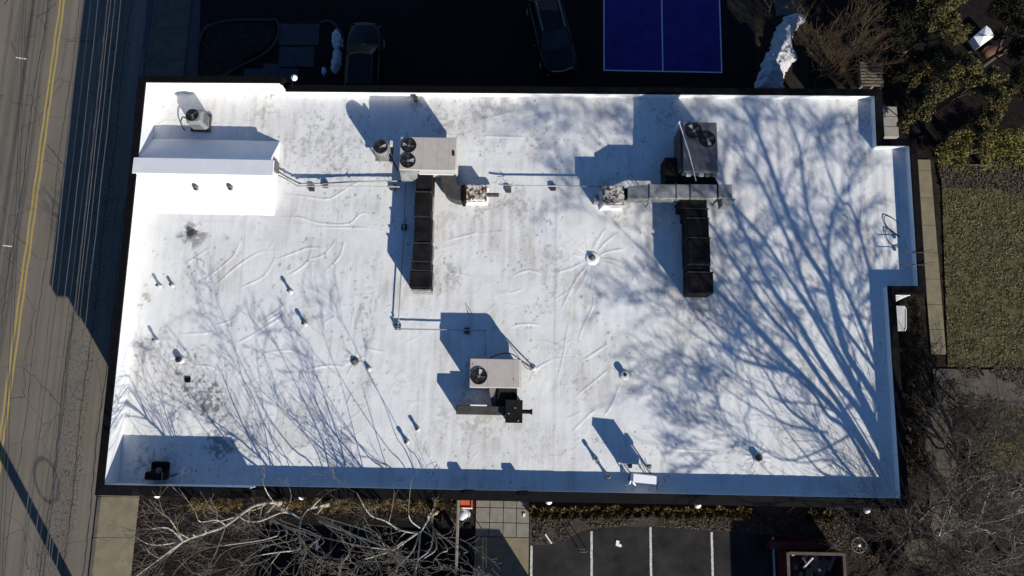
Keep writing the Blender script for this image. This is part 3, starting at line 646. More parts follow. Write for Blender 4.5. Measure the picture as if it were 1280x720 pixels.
# elbow duct from unit 1 to the rusty vent box
def arc_duct(name, label, pts, half, z0, z1_, m, parent=None):
    P = smooth_path([at(x, y, z1_) for x, y in pts], 4); k = MB(); L_ = []
    for j, p in enumerate(P):
        d = P[min(j+1, len(P)-1)]-P[max(j-1, 0)]; d /= np.linalg.norm(d); nn = np.array([-d[1], d[0], 0])*half; L_.append((p+nn, p-nn))
    n2 = len(L_); V = []
    for (a_, b_) in L_: V += [(a_[0], a_[1], z0), (b_[0], b_[1], z0), (b_[0], b_[1], z1_), (a_[0], a_[1], z1_)]
    F_ = [(0, 1, 2, 3), (4*n2-1, 4*n2-2, 4*n2-3, 4*n2-4)]
    for j in range(n2-1):
        for i in range(4): F_.append((4*j+i, 4*(j+1)+i, 4*(j+1)+(i+1) % 4, 4*j+(i+1) % 4))
    k.add(V, F_)
    return k.build(name, m, parent)
q = at(565, 235, ZR+.8)
el = thing('elbow_duct', (q[0], q[1], ZR), 'dark curved duct bending from the beige two-fan unit to the rusty box', 'duct')
arc_duct('duct_bend', None, [(561, 214), (561, 224), (564, 236), (572, 241), (580, 241)], .31, ZR+.25, ZR+.95, M_ductg, el)
arc_duct('collar', None, [(577.0, 241), (581, 241)], .36, ZR+.2, ZR+.99, M_black, el)
for x, y in ((556, 238), (572, 250)): q = at(x, y, ZR); box('duct_foot', M_wood, el, q[0]-.05, q[0]+.05, q[1]-.05, q[1]+.05, ZR-.01, ZR+.26)
# rusty roof ventilators
M_rust = mat('flaking_rusty_enamel', (.11, .05, .02), .8, .4, 7, c2=(.58, .55, .48), bump=.6, bscale=20)
for e_, p_ in zip(M_rust.node_tree.nodes['Color Ramp'].color_ramp.elements, (.44, .56)): e_.position = p_
def rusty(x0, x1, y0, y1, z_, label):
    P, Q = at(x0, y1, z_), at(x1, y0, z_); t = thing('rusty_vent_box', ((P[0]+Q[0])/2, (P[1]+Q[1])/2, ZR), label, 'roof vent', 'rusty boxy roof vents')
    box('hood', M_rust, t, P[0], Q[0], P[1], Q[1], z_-.3, z_, bev=.03)
    box('throat', M_pale, t, P[0]+.09, Q[0]-.09, P[1]+.09, Q[1]-.09, ZR+.12, z_-.3)
    MB().prism([(P[0]-.05, P[1]-.05), (Q[0]+.05, P[1]-.05), (Q[0]+.05, Q[1]+.05), (P[0]-.05, Q[1]+.05)], ZR-.02, ZR+.14, [(P[0]+.04, P[1]+.04), (Q[0]-.04, P[1]+.04), (Q[0]-.04, Q[1]-.04), (P[0]+.04, Q[1]-.04)]).build('base_flashing', mem, t)
    for s_ in (.33, .66): box('seam_rib', M_rust, t, P[0]+(Q[0]-P[0])*s_-.012, P[0]+(Q[0]-P[0])*s_+.012, P[1]+.03, Q[1]-.03, z_-.01, z_+.012)
    return t
t = rusty(582, 609, 230.5, 250, ZR+.62, 'rusty square roof vent between the beige unit and the thin gas pipe')
P = at(609, 243.5, ZR+.45); MB().tube([(P[0]+.0, P[1], P[2]), (P[0]+.5, P[1], P[2])], .09, 10).build('stub_pipe', M_ductg, t)
t = rusty(753.5, 780.5, 232, 254, ZR+.95, 'rusty square roof vent at the left end of the silver duct')
P = at(746, 245, ZR+.5); box('side_bracket', M_galv, t, P[0]-.1, P[0]+.1, P[1]-.25, P[1]+.05, ZR, ZR+.5)
# ------------------------------------------------------------------ rooftop unit 2 (middle, one fan)
z2 = ZR+1.17
A, B = at(586.5, 484, z2), at(650, 449, z2); c0 = (A+B)/2
u = thing('rooftop_unit', (c0[0], c0[1], ZR), 'beige rooftop air conditioner with a single fan, in the middle of the roof', 'air conditioner')
box('casing', M_case, u, A[0], B[0], A[1], B[1], ZR+.38, z2, bev=.02)
box('curb', M_grey, u, A[0]+.12, B[0]-.12, A[1]+.1, B[1]-.1, ZR-.02, ZR+.38)
fan(at(598.6, 470, z2), .33, z2, u, blades=4)
for x in (610, 642): q = at(x, 460, z2); box('panel_joint', M_case, u, q[0]-.008, q[0]+.008, A[1]+.04, B[1]-.04, z2-.01, z2+.006)
box('service_panel', M_case2, u, B[0]+.001, B[0]+.06, A[1]+.03, B[1]-.03, ZR+.45, z2-.03)
q = at(595, 452, z2); box('warning_label', M_orange, u, q[0]-.14, q[0]-.10, q[1]-.16, q[1]-.05, z2, z2+.004)
q = at(642, 474, z2); box('drain_plug', M_grey, u, q[0]-.02, q[0]+.02, q[1]-.02, q[1]+.02, z2, z2+.01)
t = thing('black_duct', (*at(640, 500, ZR)[:2], ZR), 'short black duct with a square box at its foot below the single-fan unit', 'duct')
P, Q = at(622.5, 505, ZR+.85), at(646.5, 486, ZR+.85)
MB().prism([(P[0]-.05, P[1]-.35), (Q[0], P[1]-.35), (Q[0], A[1]-.005), (P[0], A[1]-.005)], [ZR+.05]*4, [ZR+.6, ZR+.6, ZR+.9, ZR+.9]).build('duct_drop', M_duct, t)
P, Q = at(611.5, 507, ZR+.7), at(621, 486, ZR+.7); MB().prism([(P[0]+.1, P[1]), (Q[0]-.02, P[1]), (Q[0]-.02, A[1]-.005), (P[0]-.02, A[1]-.005)], [ZR+.05]*4, [ZR+.35, ZR+.35, ZR+.8, ZR+.8]).build('transition_panel', M_grey, t)
P, Q = at(632.5, 527.5, ZR+1.0), at(652.5, 501, ZR+1.0); box('duct_box', M_duct, t, P[0], Q[0], P[1], Q[1], ZR+.05, ZR+1.0, bev=.02)
box('box_lid', M_duct, t, P[0]-.03, Q[0]+.03, P[1]-.03, Q[1]+.03, ZR+1.0, ZR+1.03)
for x, y in ((644, 510), (636, 517), (648, 526)): q = at(x, y, ZR+1.03); box('rivet', M_pale, t, q[0]-.018, q[0]+.018, q[1]-.018, q[1]+.018, ZR+1.03, ZR+1.045)
c_ = at(653, 514.5, ZR+.7); MB().tube([(c_[0], c_[1], c_[2]), (c_[0]+.33, c_[1], c_[2]), (c_[0]+.34, c_[1], c_[2])], [.085, .085, .085], 12).build('outlet_pipe', M_duct, t)
MB().tube([(c_[0]+.33, c_[1], c_[2]), (c_[0]+.40, c_[1], c_[2])], .115, 12).build('outlet_collar', M_black, t)
P, Q = at(570, 518, ZR+.78), at(631.5, 508, ZR+.78)
box('low_duct', M_ductg, t, P[0], Q[0], P[1], Q[1], ZR+.05, ZR+.78, bev=.02)
q = at(588, 507.6, ZR+.8); box('pale_strip', M_white, t, q[0], q[0]+.66, q[1]+.01, q[1]+.06, ZR+.7, ZR+.80)
# ------------------------------------------------------------------ rooftop unit 3 (grey) and the silver duct
z3 = ZR+1.5
A, B = at(854.5, 214.5, z3), at(896, 153, z3); c0 = (A+B)/2
u = thing('rooftop_unit', (c0[0], c0[1], ZR), 'dark grey rooftop air conditioner with two staggered fans, under the tree shadow', 'air conditioner')
box('casing', M_grey, u, A[0], B[0], A[1], B[1], ZR+.45, z3, bev=.02)
box('curb', M_ductg, u, A[0]+.12, B[0]-.12, A[1]+.1, B[1]-.1, ZR-.02, ZR+.45)
fan(at(866.9, 163.6, z3), .34, z3, u, blades=4); fan(at(884.3, 174.5, z3), .34, z3, u, blades=4)
MB().tube([at(849, 153.5, z3+.1), at(861, 190, z3+.12), at(870, 226, z3+.0)], .022, 6).build('rail', M_white, u)
q = at(849, 153, z3); MB().tube([(q[0], q[1], ZR+.5), (q[0], q[1], z3+.1)], .022, 6).build('rail_post', M_white, u)
box('louver_panel', M_ductg, u, A[0]-.12, A[0]-.002, A[1]+.1, B[1]-.25, ZR+.35, z3-.1)
lv = u
for k in range(12): yk = A[1]+.2+k*(B[1]-A[1]-.5)/12; box('louver', M_grey, u, A[0]-.15, A[0]-.12, yk, yk+.06, ZR+.45, z3-.2)
P, Q = at(831.5, 226, ZR+1.0), at(849, 197, ZR+1.0); box('side_cabinet', M_duct, u, P[0], A[0]-.16, P[1], Q[1], ZR+.1, ZR+1.0, bev=.02)
MB().prism([(A[0]+.02, A[1]-.55), (B[0]+.25, A[1]-.55), (B[0], A[1]-.003), (A[0]+.02, A[1]-.003)], ZR+.1, ZR+.95).build('economiser', M_duct, u)
for k, x in enumerate((860, 876, 884, 893)):
    q = at(x, 217, ZR+1.2); box('bracket', M_white if k < 2 else M_galv, u, q[0]-.09, q[0]+.09, A[1]-.12, A[1]-.004, ZR+1.22, ZR+1.32)
zd = ZR+1.28
t = thing('silver_duct', (*at(850, 240, ZR)[:2], ZR), 'long silver sheet metal duct on legs below the dark grey unit', 'duct')
xsd = [(786, 811), (811.5, 845), (845.5, 862.5), (863, 896.5), (898, 915.5)]
for k, (xa, xb) in enumerate(xsd):
    P, Q = at(xa, 247.5, zd), at(xb, 230.5, zd)
    if k == 0: MB().prism([(P[0], P[1]+.04), (Q[0], P[1]), (Q[0], Q[1]), (P[0], Q[1]-.04)], [ZR+.5, ZR+.68, ZR+.68, ZR+.5], [zd-.2, zd, zd, zd-.2]).build('duct_section', M_galv, t)
    else: box('duct_section', M_galv, t, P[0]+.015, Q[0]-.015, P[1], Q[1], zd-.6, zd+random.uniform(-.01, .01), bev=.015)
    if k: box('duct_flange', M_ductg, t, P[0]-.015, P[0]+.015, P[1]-.02, Q[1]+.02, zd-.62, zd+.02)
P, Q = at(899, 255, ZR+.9), at(914, 247, ZR+.9); yb_ = at(900, 247.5, zd)[1]
MB().prism([(P[0]+.05, yb_-.3), (Q[0]-.15, yb_-.3), (Q[0]+.1, yb_-.003), (P[0], yb_-.003)], ZR+.62, zd-.06).build('duct_boot', M_galv, t)
MB().prism([(at(781, 240, zd)[0], P[1]+.2), (at(786, 240, zd)[0]+.02, P[1]+.2), (at(786, 240, zd)[0]+.02, P[1]+.62), (at(781, 240, zd)[0], P[1]+.62)], ZR+.5, ZR+.9).build('flex_collar', M_duct, t)
for x, y in ((807, 259), (843, 259), (890, 257), (901.5, 257.5)):
    for dy in (0, .58):
        q = at(x, y, ZR); MB().tube([(q[0], q[1]+dy, ZR-.01), (q[0], q[1]+dy, zd-.6)], .022, 6).build('leg', M_dark, t)
z = ZR+1.05
duct_run('black_duct', 'long black wrapped duct running down from the silver duct on the right', [(851, 883.5, 249, 261), (857, 885, 261, 273), (859.5, 886, 273, 297.5), (860, 887.5, 297.5, 331), (861, 888, 331, 340.5), (861.5, 891.5, 340.5, 367.5)], z)
# ------------------------------------------------------------------ small condensers
c = at(476, 183.5, ZR+1.35)
u = thing('condenser', (c[0], c[1], ZR), 'round grey condenser on a stand just left of the beige two-fan unit', 'condenser')
MB().lathe((c[0], c[1]), [(.34, ZR+.5), (.36, ZR+.55), (.36, ZR+1.28), (.33, ZR+1.33), (.31, ZR+1.34)], 24).build('casing', M_galv, u, False)
for k in range(24):
    t_ = k*math.pi/12; box('grille_bar', M_grey, u, c[0]+.365*math.cos(t_)-.012, c[0]+.365*math.cos(t_)+.012, c[1]+.365*math.sin(t_)-.012, c[1]+.365*math.sin(t_)+.012, ZR+.58, ZR+1.26)
fan(c, .28, ZR+1.34, u, blades=3)
for sx in (-1, 1):
    for sy in (-1, 1): box('leg', M_galv, u, c[0]+sx*.25-.02, c[0]+sx*.25+.02, c[1]+sy*.25-.02, c[1]+sy*.25+.02, ZR-.01, ZR+.5)
box('stand', M_galv, u, c[0]-.38, c[0]+.38, c[1]-.32, c[1]+.32, ZR+.46, ZR+.5)
box('junction_box', M_pale, u, c[0]+.36, c[0]+.46, c[1]+.1, c[1]+.3, ZR+1.0, ZR+1.3)
t = thing('conduit', (*at(490, 200, ZR)[:2], ZR), 'dark slanting conduit between the round condenser and the beige unit', 'conduit')
MB().tube([at(484, 188, ZR+1.0), at(491, 201, ZR+.9), at(497.5, 213, ZR+.7)], .04, 8).build('tube', M_ductg, t)
MB().tube([at(486.5, 188, ZR+1.05), at(493, 200, ZR+.95), at(499, 212, ZR+.75)], .018, 6).build('tube', M_pale, t)
c = at(242.5, 145, ZR+.8)
u = thing('condenser', (c[0], c[1], ZR), 'square grey condenser with rounded corners behind the white saddle, top left of the roof', 'condenser')
MB().box(c[0]-.36, c[0]+.36, c[1]-.34, c[1]+.34, ZR+.1, ZR+.8, bev=.1).build('casing', mat('mid_grey_steel', (.21, .22, .22), .6, .1, 2, spec=.2), u)
fan(at(240.5, 144, ZR+.8), .27, ZR+.8, u, blades=3, motor=M_galv)
for k in range(9):
    x = c[0]+.362; y_ = c[1]-.22+k*.05; box('louver', M_grey, u, x, x+.012, y_, y_+.022, ZR+.2, ZR+.66)
    x_ = c[0]-.22+k*.05; box('louver', M_grey, u, x_, x_+.022, c[1]-.352, c[1]-.34, ZR+.2, ZR+.66)
box('base_pad', M_ductg, u, c[0]-.42, c[0]+.42, c[1]-.4, c[1]+.4, ZR-.01, ZR+.1)
t = thing('conduit', (*at(228, 152, ZR)[:2], ZR), 'looped grey line set curling left of the square condenser', 'conduit')
MB().tube(smooth_path([at(235, 150, ZR+.4), at(229, 146, ZR+.35), at(226, 152, ZR+.2), at(228, 158, ZR+.1), at(231, 163, ZR+.04)], 5), .03, 7).build('tube', M_ductg, t, True)
# ------------------------------------------------------------------ mini split on a tall stand by the south parapet
zt_ = ZR+1.22; Pm = [at(x, y, zt_) for x, y in ((791.8, 602.6), (819.8, 605.4), (820.2, 595.4), (792.4, 592.4))]
c = sum(Pm)/4
u = thing('mini_split_unit', (c[0], c[1], ZR), 'slim white outdoor air conditioner raised on a thin stand by the south parapet', 'air conditioner')
MB().prism([p[:2] for p in Pm], ZR+.42, zt_).build('casing', M_pale, u)
MB().prism([p[:2]+(c[:2]-p[:2])*-.03 for p in Pm], zt_, zt_+.02).build('lid', M_white, u)
fr = [p for p in Pm]
for p in fr: MB().tube([(p[0], p[1], ZR-.01), (p[0], p[1], ZR+.42)], .022, 6).build('leg', M_dark, u)
for i_, j_ in ((0, 1), (2, 3), (1, 2), (3, 0)): MB().tube([(*fr[i_][:2], ZR+.40), (*fr[j_][:2], ZR+.40)], .02, 6).build('stand_rail', M_dark, u)
for i_, j_ in ((0, 3), (1, 2)): MB().tube([(*fr[i_][:2], ZR+.04), (*fr[j_][:2], ZR+.36)], .015, 6).build('brace', M_dark, u)
pc = (Pm[2]+Pm[1])/2
u2 = thing('line_set', (*at(790, 605, ZR)[:2], ZR), 'white insulated tubes curling beside the slim white air conditioner', 'conduit')
MB().tube(smooth_path([at(781, 607, ZR+.2), at(786, 606, ZR+.22), at(789, 600, ZR+.3), at(792, 604, ZR+.32), at(795, 608, ZR+.2), at(793, 612, ZR+.05)], 5), .035, 8).build('tube', M_white, u2, True)
for x, y, lb in ((787, 583, 'dark switch post left of the slim white air conditioner'), (811, 583.5, 'dark switch post behind the slim white air conditioner')):
    q = at(x, y, ZR+.5); t = thing('switch_post', (q[0], q[1], ZR), lb, 'switch box'); MB().tube([(q[0], q[1], ZR-.01), (q[0], q[1], ZR+.5)], .03, 6).build('post', M_dark, t)
    box('enclosure', M_ductg, t, q[0]-.07, q[0]+.07, q[1]-.05, q[1]+.1, ZR+.5, ZR+.7); box('cover', M_galv, t, q[0]-.05, q[0]+.05, q[1]-.03, q[1]+.05, ZR+.7, ZR+.715)
q = at(823, 600, ZR+.3); t = thing('cable_drop', (q[0], q[1], ZR), 'thin dark cable right of the slim white air conditioner', 'cable')
MB().tube(smooth_path([at(823, 596, ZR+.4), at(824, 602, ZR+.3), at(821, 607, ZR+.05), at(822, 613, ZR+.03)], 4), .015, 5).build('cable', M_dark, t)
# ------------------------------------------------------------------ black fan box in the south-west corner
u = thing('exhaust_fan', (*at(193, 590, ZR)[:2], ZR), 'black square exhaust fan in the shade of the south-west corner', 'exhaust fan')
P, Q = at(179.5, 600, ZR+.5), at(206, 586.5, ZR+.5); box('housing', M_duct, u, P[0], Q[0], P[1], Q[1]-.12, ZR+.08, ZR+.5, bev=.05)
P2_, Q2_ = at(188.5, 586, ZR+.35), at(208, 577.5, ZR+.35); box('motor_cover', M_black, u, P2_[0], Q2_[0], P2_[1]-.02, Q2_[1], ZR+.08, ZR+.38, bev=.04)
box('curb', M_ductg, u, P[0]+.05, Q[0]-.03, P[1]+.05, Q2_[1]-.03, ZR-.01, ZR+.08)
q = at(199, 588, ZR+.5); MB().lathe((q[0], q[1]), [(.12, ZR+.5), (.12, ZR+.56), (.03, ZR+.6)], 12).build('vent_cap', M_grey, u)
t = thing('conduit', (*at(215, 595, ZR)[:2], ZR), 'thin dark conduit trailing right from the black exhaust fan', 'conduit')
MB().tube([at(207, 595, ZR+.12), at(216, 595, ZR+.08), at(222, 592, ZR+.04)], .025, 6).build('tube', M_ductg, t)
# ------------------------------------------------------------------ plumbing vents and drains
def vent(px, py, h, r, label, cap=True, m=M_pvc, z0=ZR, group=None):
    q = at(px, py, z0); t = thing('vent_pipe', q, label, 'vent pipe', group)
    MB().lathe((q[0], q[1]), [(r*2.6, z0-.01), (r*2.0, z0+.02), (r*1.35, z0+.10), (r*1.2, z0+.16)], 14).build('boot', M_lead, t, True)
    MB().lathe((q[0], q[1]), [(r, z0), (r, z0+h)], 12).build('pipe', m, t)
    MB().lathe((q[0], q[1]), [(r*.8, z0+h), (r*.8, z0+h+.004)], 12).build('bore', M_dark, t)
    if cap: MB().lathe((q[0], q[1]), [(r*1.05, z0+h-.12), (r*1.45, z0+h-.1), (r*1.45, z0+h-.015), (r*1.1, z0+h-.005)], 12).build('collar', m, t)
    return t
for v in ((363.5, 364.5, .37, .05, 'upper slim vent pipe of two standing one above the other, left centre of the roof'), (381.5, 405, .36, .055, 'lower slim vent pipe of two standing one above the other, left centre of the roof'),
          (200, 357.5, .30, .045, 'left one of two slim vent pipes near the west parapet, below the dirt star'), (215.5, 356.5, .22, .045, 'right one of two slim vent pipes near the west parapet, below the dirt star'),
          (196, 425.5, .34, .045, 'lone slim vent pipe above the dark stain near the west parapet'), (522, 536, .30, .05, 'upper right one of a pair of vent pipes left of the low black duct'),
          (508.5, 552, .34, .055, 'lower left one of a pair of vent pipes left of the low black duct'), (744, 573, .42, .055, 'upper of two vent pipes just left of the slim white air conditioner'),
          (759, 595, .42, .055, 'lower of two vent pipes, its foot in the parapet shade'), (189, 590-452, .2, .04, 'small grey vent stub left of the square condenser')):
    vent(*v)
vent(780, 468.5, .26, .10, 'stout pale capped vent standing alone right of the single-fan unit', m=M_lead)
vent(947, 572, .20, .10, 'dark stout vent near the south parapet, inside the tree shadow', m=M_ductg)
vent(225, 449.5, .2, .09, 'short dark vent above the black moss stain', m=M_ductg)
vent(461.5, 461, .10, .05, 'tiny dark stub right of the round roof drain', cap=False, m=M_ductg)
vent(244.5, 588, .32, .03, 'left one of two slim white pipes in the south-west shade', cap=False, m=M_white); vent(261, 587, .32, .03, 'right one of two slim white pipes in the south-west shade', cap=False, m=M_white)
def on_slope(py): return ZR+(zt-.06-ZR)*(at(255, py, ZR)[1]-f0)/(f1-f0)
for x, lb in ((247, 'left dark gooseneck vent on the bright slope of the white saddle'), (290, 'right dark gooseneck vent on the bright slope of the white saddle')):
    z_ = on_slope(246); q = at(x, 236, z_); zz = ZR+(zt-.06-ZR)*(q[1]-f0)/(f1-f0)
    t = thing('gooseneck_vent', (q[0], q[1], zz), lb, 'vent', None)
    MB().lathe((q[0], q[1]), [(.11, zz-.1), (.11, zz+.12), (.06, zz+.2)], 12).build('cap', M_grey, t); MB().lathe((q[0], q[1]+.06), [(.15, zz-.02), (.14, zz+.05), (.13, zz+.06)], 12).build('flange', M_lead, t)
    MB().tube([(q[0], q[1], zz+.12), (q[0]+.03, q[1]-.12, zz+.14)], .06, 8).build('spout', M_dark, t)
def drain(px, py, r, label, dome=True):
    q = at(px, py, ZR-.02); t = thing('roof_drain', q, label, 'roof drain')
    if dome: MB().lathe((q[0], q[1]), [(r*2.4, q[2]-.03), (r*2.0, q[2]+.01), (r*1.3, q[2]+.03), (r*1.1, q[2]+.03)], 20).build('clamp_disc', M_roof, t, True)
    MB().lathe((q[0], q[1]), [(r, q[2]+.04), (r, q[2]+.07), (r*.8, q[2]+.10), (r*.55, q[2]+.12)], 16).build('strainer', M_grey, t)
    MB().lathe((q[0], q[1]), [(r*.3, q[2]+.12), (r*.28, q[2]+.15)], 10).build('knob', M_galv, t)
    for k in range(10):
        a_ = k*math.pi/5; MB().tube([(q[0]+r*math.cos(a_), q[1]+r*math.sin(a_), q[2]+.05), (q[0]+r*.55*math.cos(a_), q[1]+r*.55*math.sin(a_), q[2]+.13)], .008, 4).build('strainer_rib', M_dark, t)
drain(740.3, 322.5, .135, 'round roof drain with a white collar in the middle of radiating creases'); drain(444, 452, .17, 'dark round roof drain at the edge of the left tree shadow', False)
q = at(240, 293, ZR); t = thing('old_vent_stub', q, 'squat weathered stub in the middle of the black dirt star', 'vent')
MB().lathe((q[0], q[1]), [(.24, ZR-.01), (.2, ZR+.05), (.13, ZR+.08)], 14).build('boot', M_grey, t, True); MB().lathe((q[0], q[1]), [(.12, ZR+.05), (.12, ZR+.14), (.08, ZR+.15)], 12).build('cap', M_ductg, t)
q = at(235, 475, ZR); t = thing('roof_patch', q, 'small black square patch on the stained roof', 'patch'); box('plate', M_black, t, q[0]-.11, q[0]+.11, q[1]-.1, q[1]+.1, ZR-.01, ZR+.05)
q = at(519, 121, ZR+.3); t = thing('small_bracket', (q[0], q[1], ZR), 'tiny dark bracket at the foot of the north parapet', 'bracket'); box('plate', M_ductg, t, q[0]-.08, q[0]+.08, q[1]-.1, q[1]+.05, ZR, ZR+.3)
q = at(345, 208, ZR+.5); t = thing('meter_box', (q[0], q[1], ZR), 'narrow dark box on the right end of the white saddle', 'utility box'); box('case', M_grey, t, xe+.005, xe+.12, q[1]-.22, q[1]+.25, ZR+.2, ZR+.75)
# ------------------------------------------------------------------ gas pipes on blocks
def pipe_run(label, pts, z_, r, blocks, m=M_pipe):
    q = at(*pts[0], z_); t = thing('gas_pipe', (q[0], q[1], ZR), label, 'pipe')
    MB().tube([at(x, y, z_) for x, y in pts], r, 8).build('pipe', m, t, True)
    for k, (x, y) in enumerate(blocks):
        q = at(x, y, z_-r-.02); box('support_block', M_ductg, t, q[0]-.11, q[0]+.11, q[1]-.13, q[1]+.13, ZR-.01, ZR+.12)
        MB().tube([(q[0]-.09, q[1], ZR+.1), (q[0]-.09, q[1], z_), (q[0]+.09, q[1], z_+.0), (q[0]+.09, q[1], ZR+.1)], .012, 5).build('clamp', M_galv, t)
    for k in range(1, len(pts)-1):
        q = at(*pts[k], z_); MB().lathe((q[0], q[1]), [(r*1.5, z_-r*1.4), (r*1.5, z_+r*1.4)], 8).build('elbow', m, t)
    return t
pipe_run('thin gas pipe running right from the white saddle to the beige two-fan unit', [(348, 219), (356, 223), (372, 232.5), (500, 233.5)], ZR+.36, .026, [(388, 233), (490, 232)])
pipe_run('second gas pipe running beside the first from the white saddle', [(347, 214), (360, 222), (375, 229.5), (402, 229.5), (440, 227), (512, 226)], ZR+.22, .032, [(406, 230)])
pipe_run('thin gas pipe running right from the first rusty vent to the second', [(623, 230), (640, 232), (755, 233)], ZR+.36, .028, [(636, 235), (692, 232.5)])
pipe_run('long gas pipe running down from the beige unit and across to the single-fan unit', [(506.5, 230), (505, 283), (498, 404), (497, 411), (606.5, 413), (606.5, 446)], ZR+.25, .026, [(504.5, 283), (497, 408), (583.5, 413)])
t = thing('conduit', (*at(665, 460, ZR)[:2], ZR), 'short bent gas line leaving the right corner of the single-fan unit', 'conduit')
MB().tube([at(649, 449, ZR+.7), at(660, 456, ZR+.3), at(667, 460, ZR+.1), at(668, 460, ZR)], .03, 7).build('pipe', M_dark, t)
MB().tube([at(652, 452, ZR+.5), at(658, 460, ZR+.2), at(665, 463, ZR+.04)], .014, 6).build('cable', M_dark, t); q = at(667, 460, ZR); MB().lathe((q[0], q[1]), [(.14, ZR-.01), (.1, ZR+.05), (.05, ZR+.1)], 12).build('boot', M_lead, t)
t = thing('cable', (*at(632, 444, ZR)[:2], ZR), 'black cable arching along the back of the single-fan unit', 'cable')
MB().tube(smooth_path([at(612, 448, ZR+.3), at(620, 444, ZR+.4), at(631, 441.5, ZR+.45), at(641, 443, ZR+.5), at(649, 449, ZR+.7)], 5), .022, 6).build('cable', M_dark, t, True)
q = at(585, 393, ZR); t = thing('wire_antenna', q, 'thin bent wire standing just above the single-fan unit shadow', 'antenna')
MB().tube([at(585, 393, ZR), at(585, 383, ZR+.1), at(590, 392, ZR)], .012, 4).build('wire', M_ductg, t)
t = thing('cable', (*at(1112, 290, ZR)[:2], ZR), 'black cable lying in loops by the east parapet', 'cable')
MB().tube(smooth_path([at(1124, 279, ZR+.05), at(1114, 272, ZR+.04), at(1106, 270, ZR+.05), at(1107, 280, ZR+.04), at(1117, 292, ZR+.06), at(1125, 296, ZR+.05), at(1112, 287, ZR+.06), at(1106, 287, ZR+.04), at(1110, 300, ZR+.05), at(1117, 308, ZR+.05), at(1126, 308, ZR+.05)], 6), .018, 6).build('cable', M_dark, t, True)
for y, lb in ((315, 'upper thin rod bracket crossing the east parapet'), (330.5, 'lower thin rod bracket crossing the east parapet')):
    p0, p1 = at(1124, y, ZP+.05), at(1168, y+1, ZP+.05); t = thing('rod_bracket', (p0[0], p0[1], ZP), lb, 'bracket')
    MB().tube([p0, p1], .014, 5).build('rod', M_ductg, t); MB().tube([at(1150, y, ZP+.02), at(1166, y-3, ZP+.02)], .012, 5).build('brace', M_dark, t)
    box('fixing_plate', M_grey, t, p0[0]+.6, p0[0]+.72, p0[1]-.05, p0[1]+.05, ZP-.02, ZP+.045)
# ------------------------------------------------------------------ things beside the building
zc = 2.6; P, Q = at(1105.5, 171, zc), at(1121, 133, zc)
t = thing('wall_cabinet', ((P[0]+Q[0])/2, (P[1]+Q[1])/2, 0), 'tall narrow beige cabinet standing beside the north-east corner', 'cabinet')
box('body', mat('sun_beige', (.27, .255, .22), .7, .15, 3), t, P[0], Q[0], P[1], Q[1], 0, zc, bev=.02)
for k in (.33, .66): box('lid_joint', M_concd, t, P[0]+.02, Q[0]-.02, P[1]+(Q[1]-P[1])*k-.01, P[1]+(Q[1]-P[1])*k+.01, zc-.01, zc+.008)
box('front_trim', M_concd, t, P[0]-.015, P[0], P[1]+.05, Q[1]-.05, .2, zc-.1)
zc = 3.0; t = thing('door_awning', (*at(1126, 397, 0)[:2], 2.6), 'white rounded awning on the east wall beside the hedge', 'awning')
Pa = [at(x, y, zc) for x, y in ((1112, 413.5), (1131, 413.5), (1132.5, 410), (1132.3, 386), (1129.5, 382.5), (1112, 382))]
MB().prism(ccw([p[:2] for p in Pa]), zc-.12, zc).build('canopy', mat('grey_white_awning', (.50, .50, .49), .6, .2, 2), t)
MB().tube([Pa[1], Pa[2], Pa[3], Pa[4]], .03, 6).build('rim', M_white, t)
for y in (384, 411): MB().tube([at(1130, y, zc-.1), at(1118, y, 2.4)], .02, 5).build('brace', M_black, t)
t = thing('striped_awning', (*at(1133, 370, 0)[:2], 2.6), 'small pale slatted awning in the inner corner of the east wall', 'awning')
for k in range(5):
    p, q = at(1119, 366.5+2.4*k, 2.8-.05*k), at(1146-4.4*k, 365.5+1.5*k, 2.8-.05*k); mb = MB().tube([p, q], .04, 5); mb.build('slat', M_pale, t)
# clipped hedge along the east wall
t = thing('hedge', (*at(1140, 420)[:2], 0), 'dark clipped hedge running down between the east wall and the path', 'hedge')
blob_leaves([(*at(1137+random.uniform(-1, 1), y)[:2], .55, .45) for y in range(372, 600, 9)], 2600, .085, mat('dark_hedge_leaves', (.022, .020, .012), .9, .5, attr='rnd', c2=(.085, .075, .045)), t, 300, 'foliage')
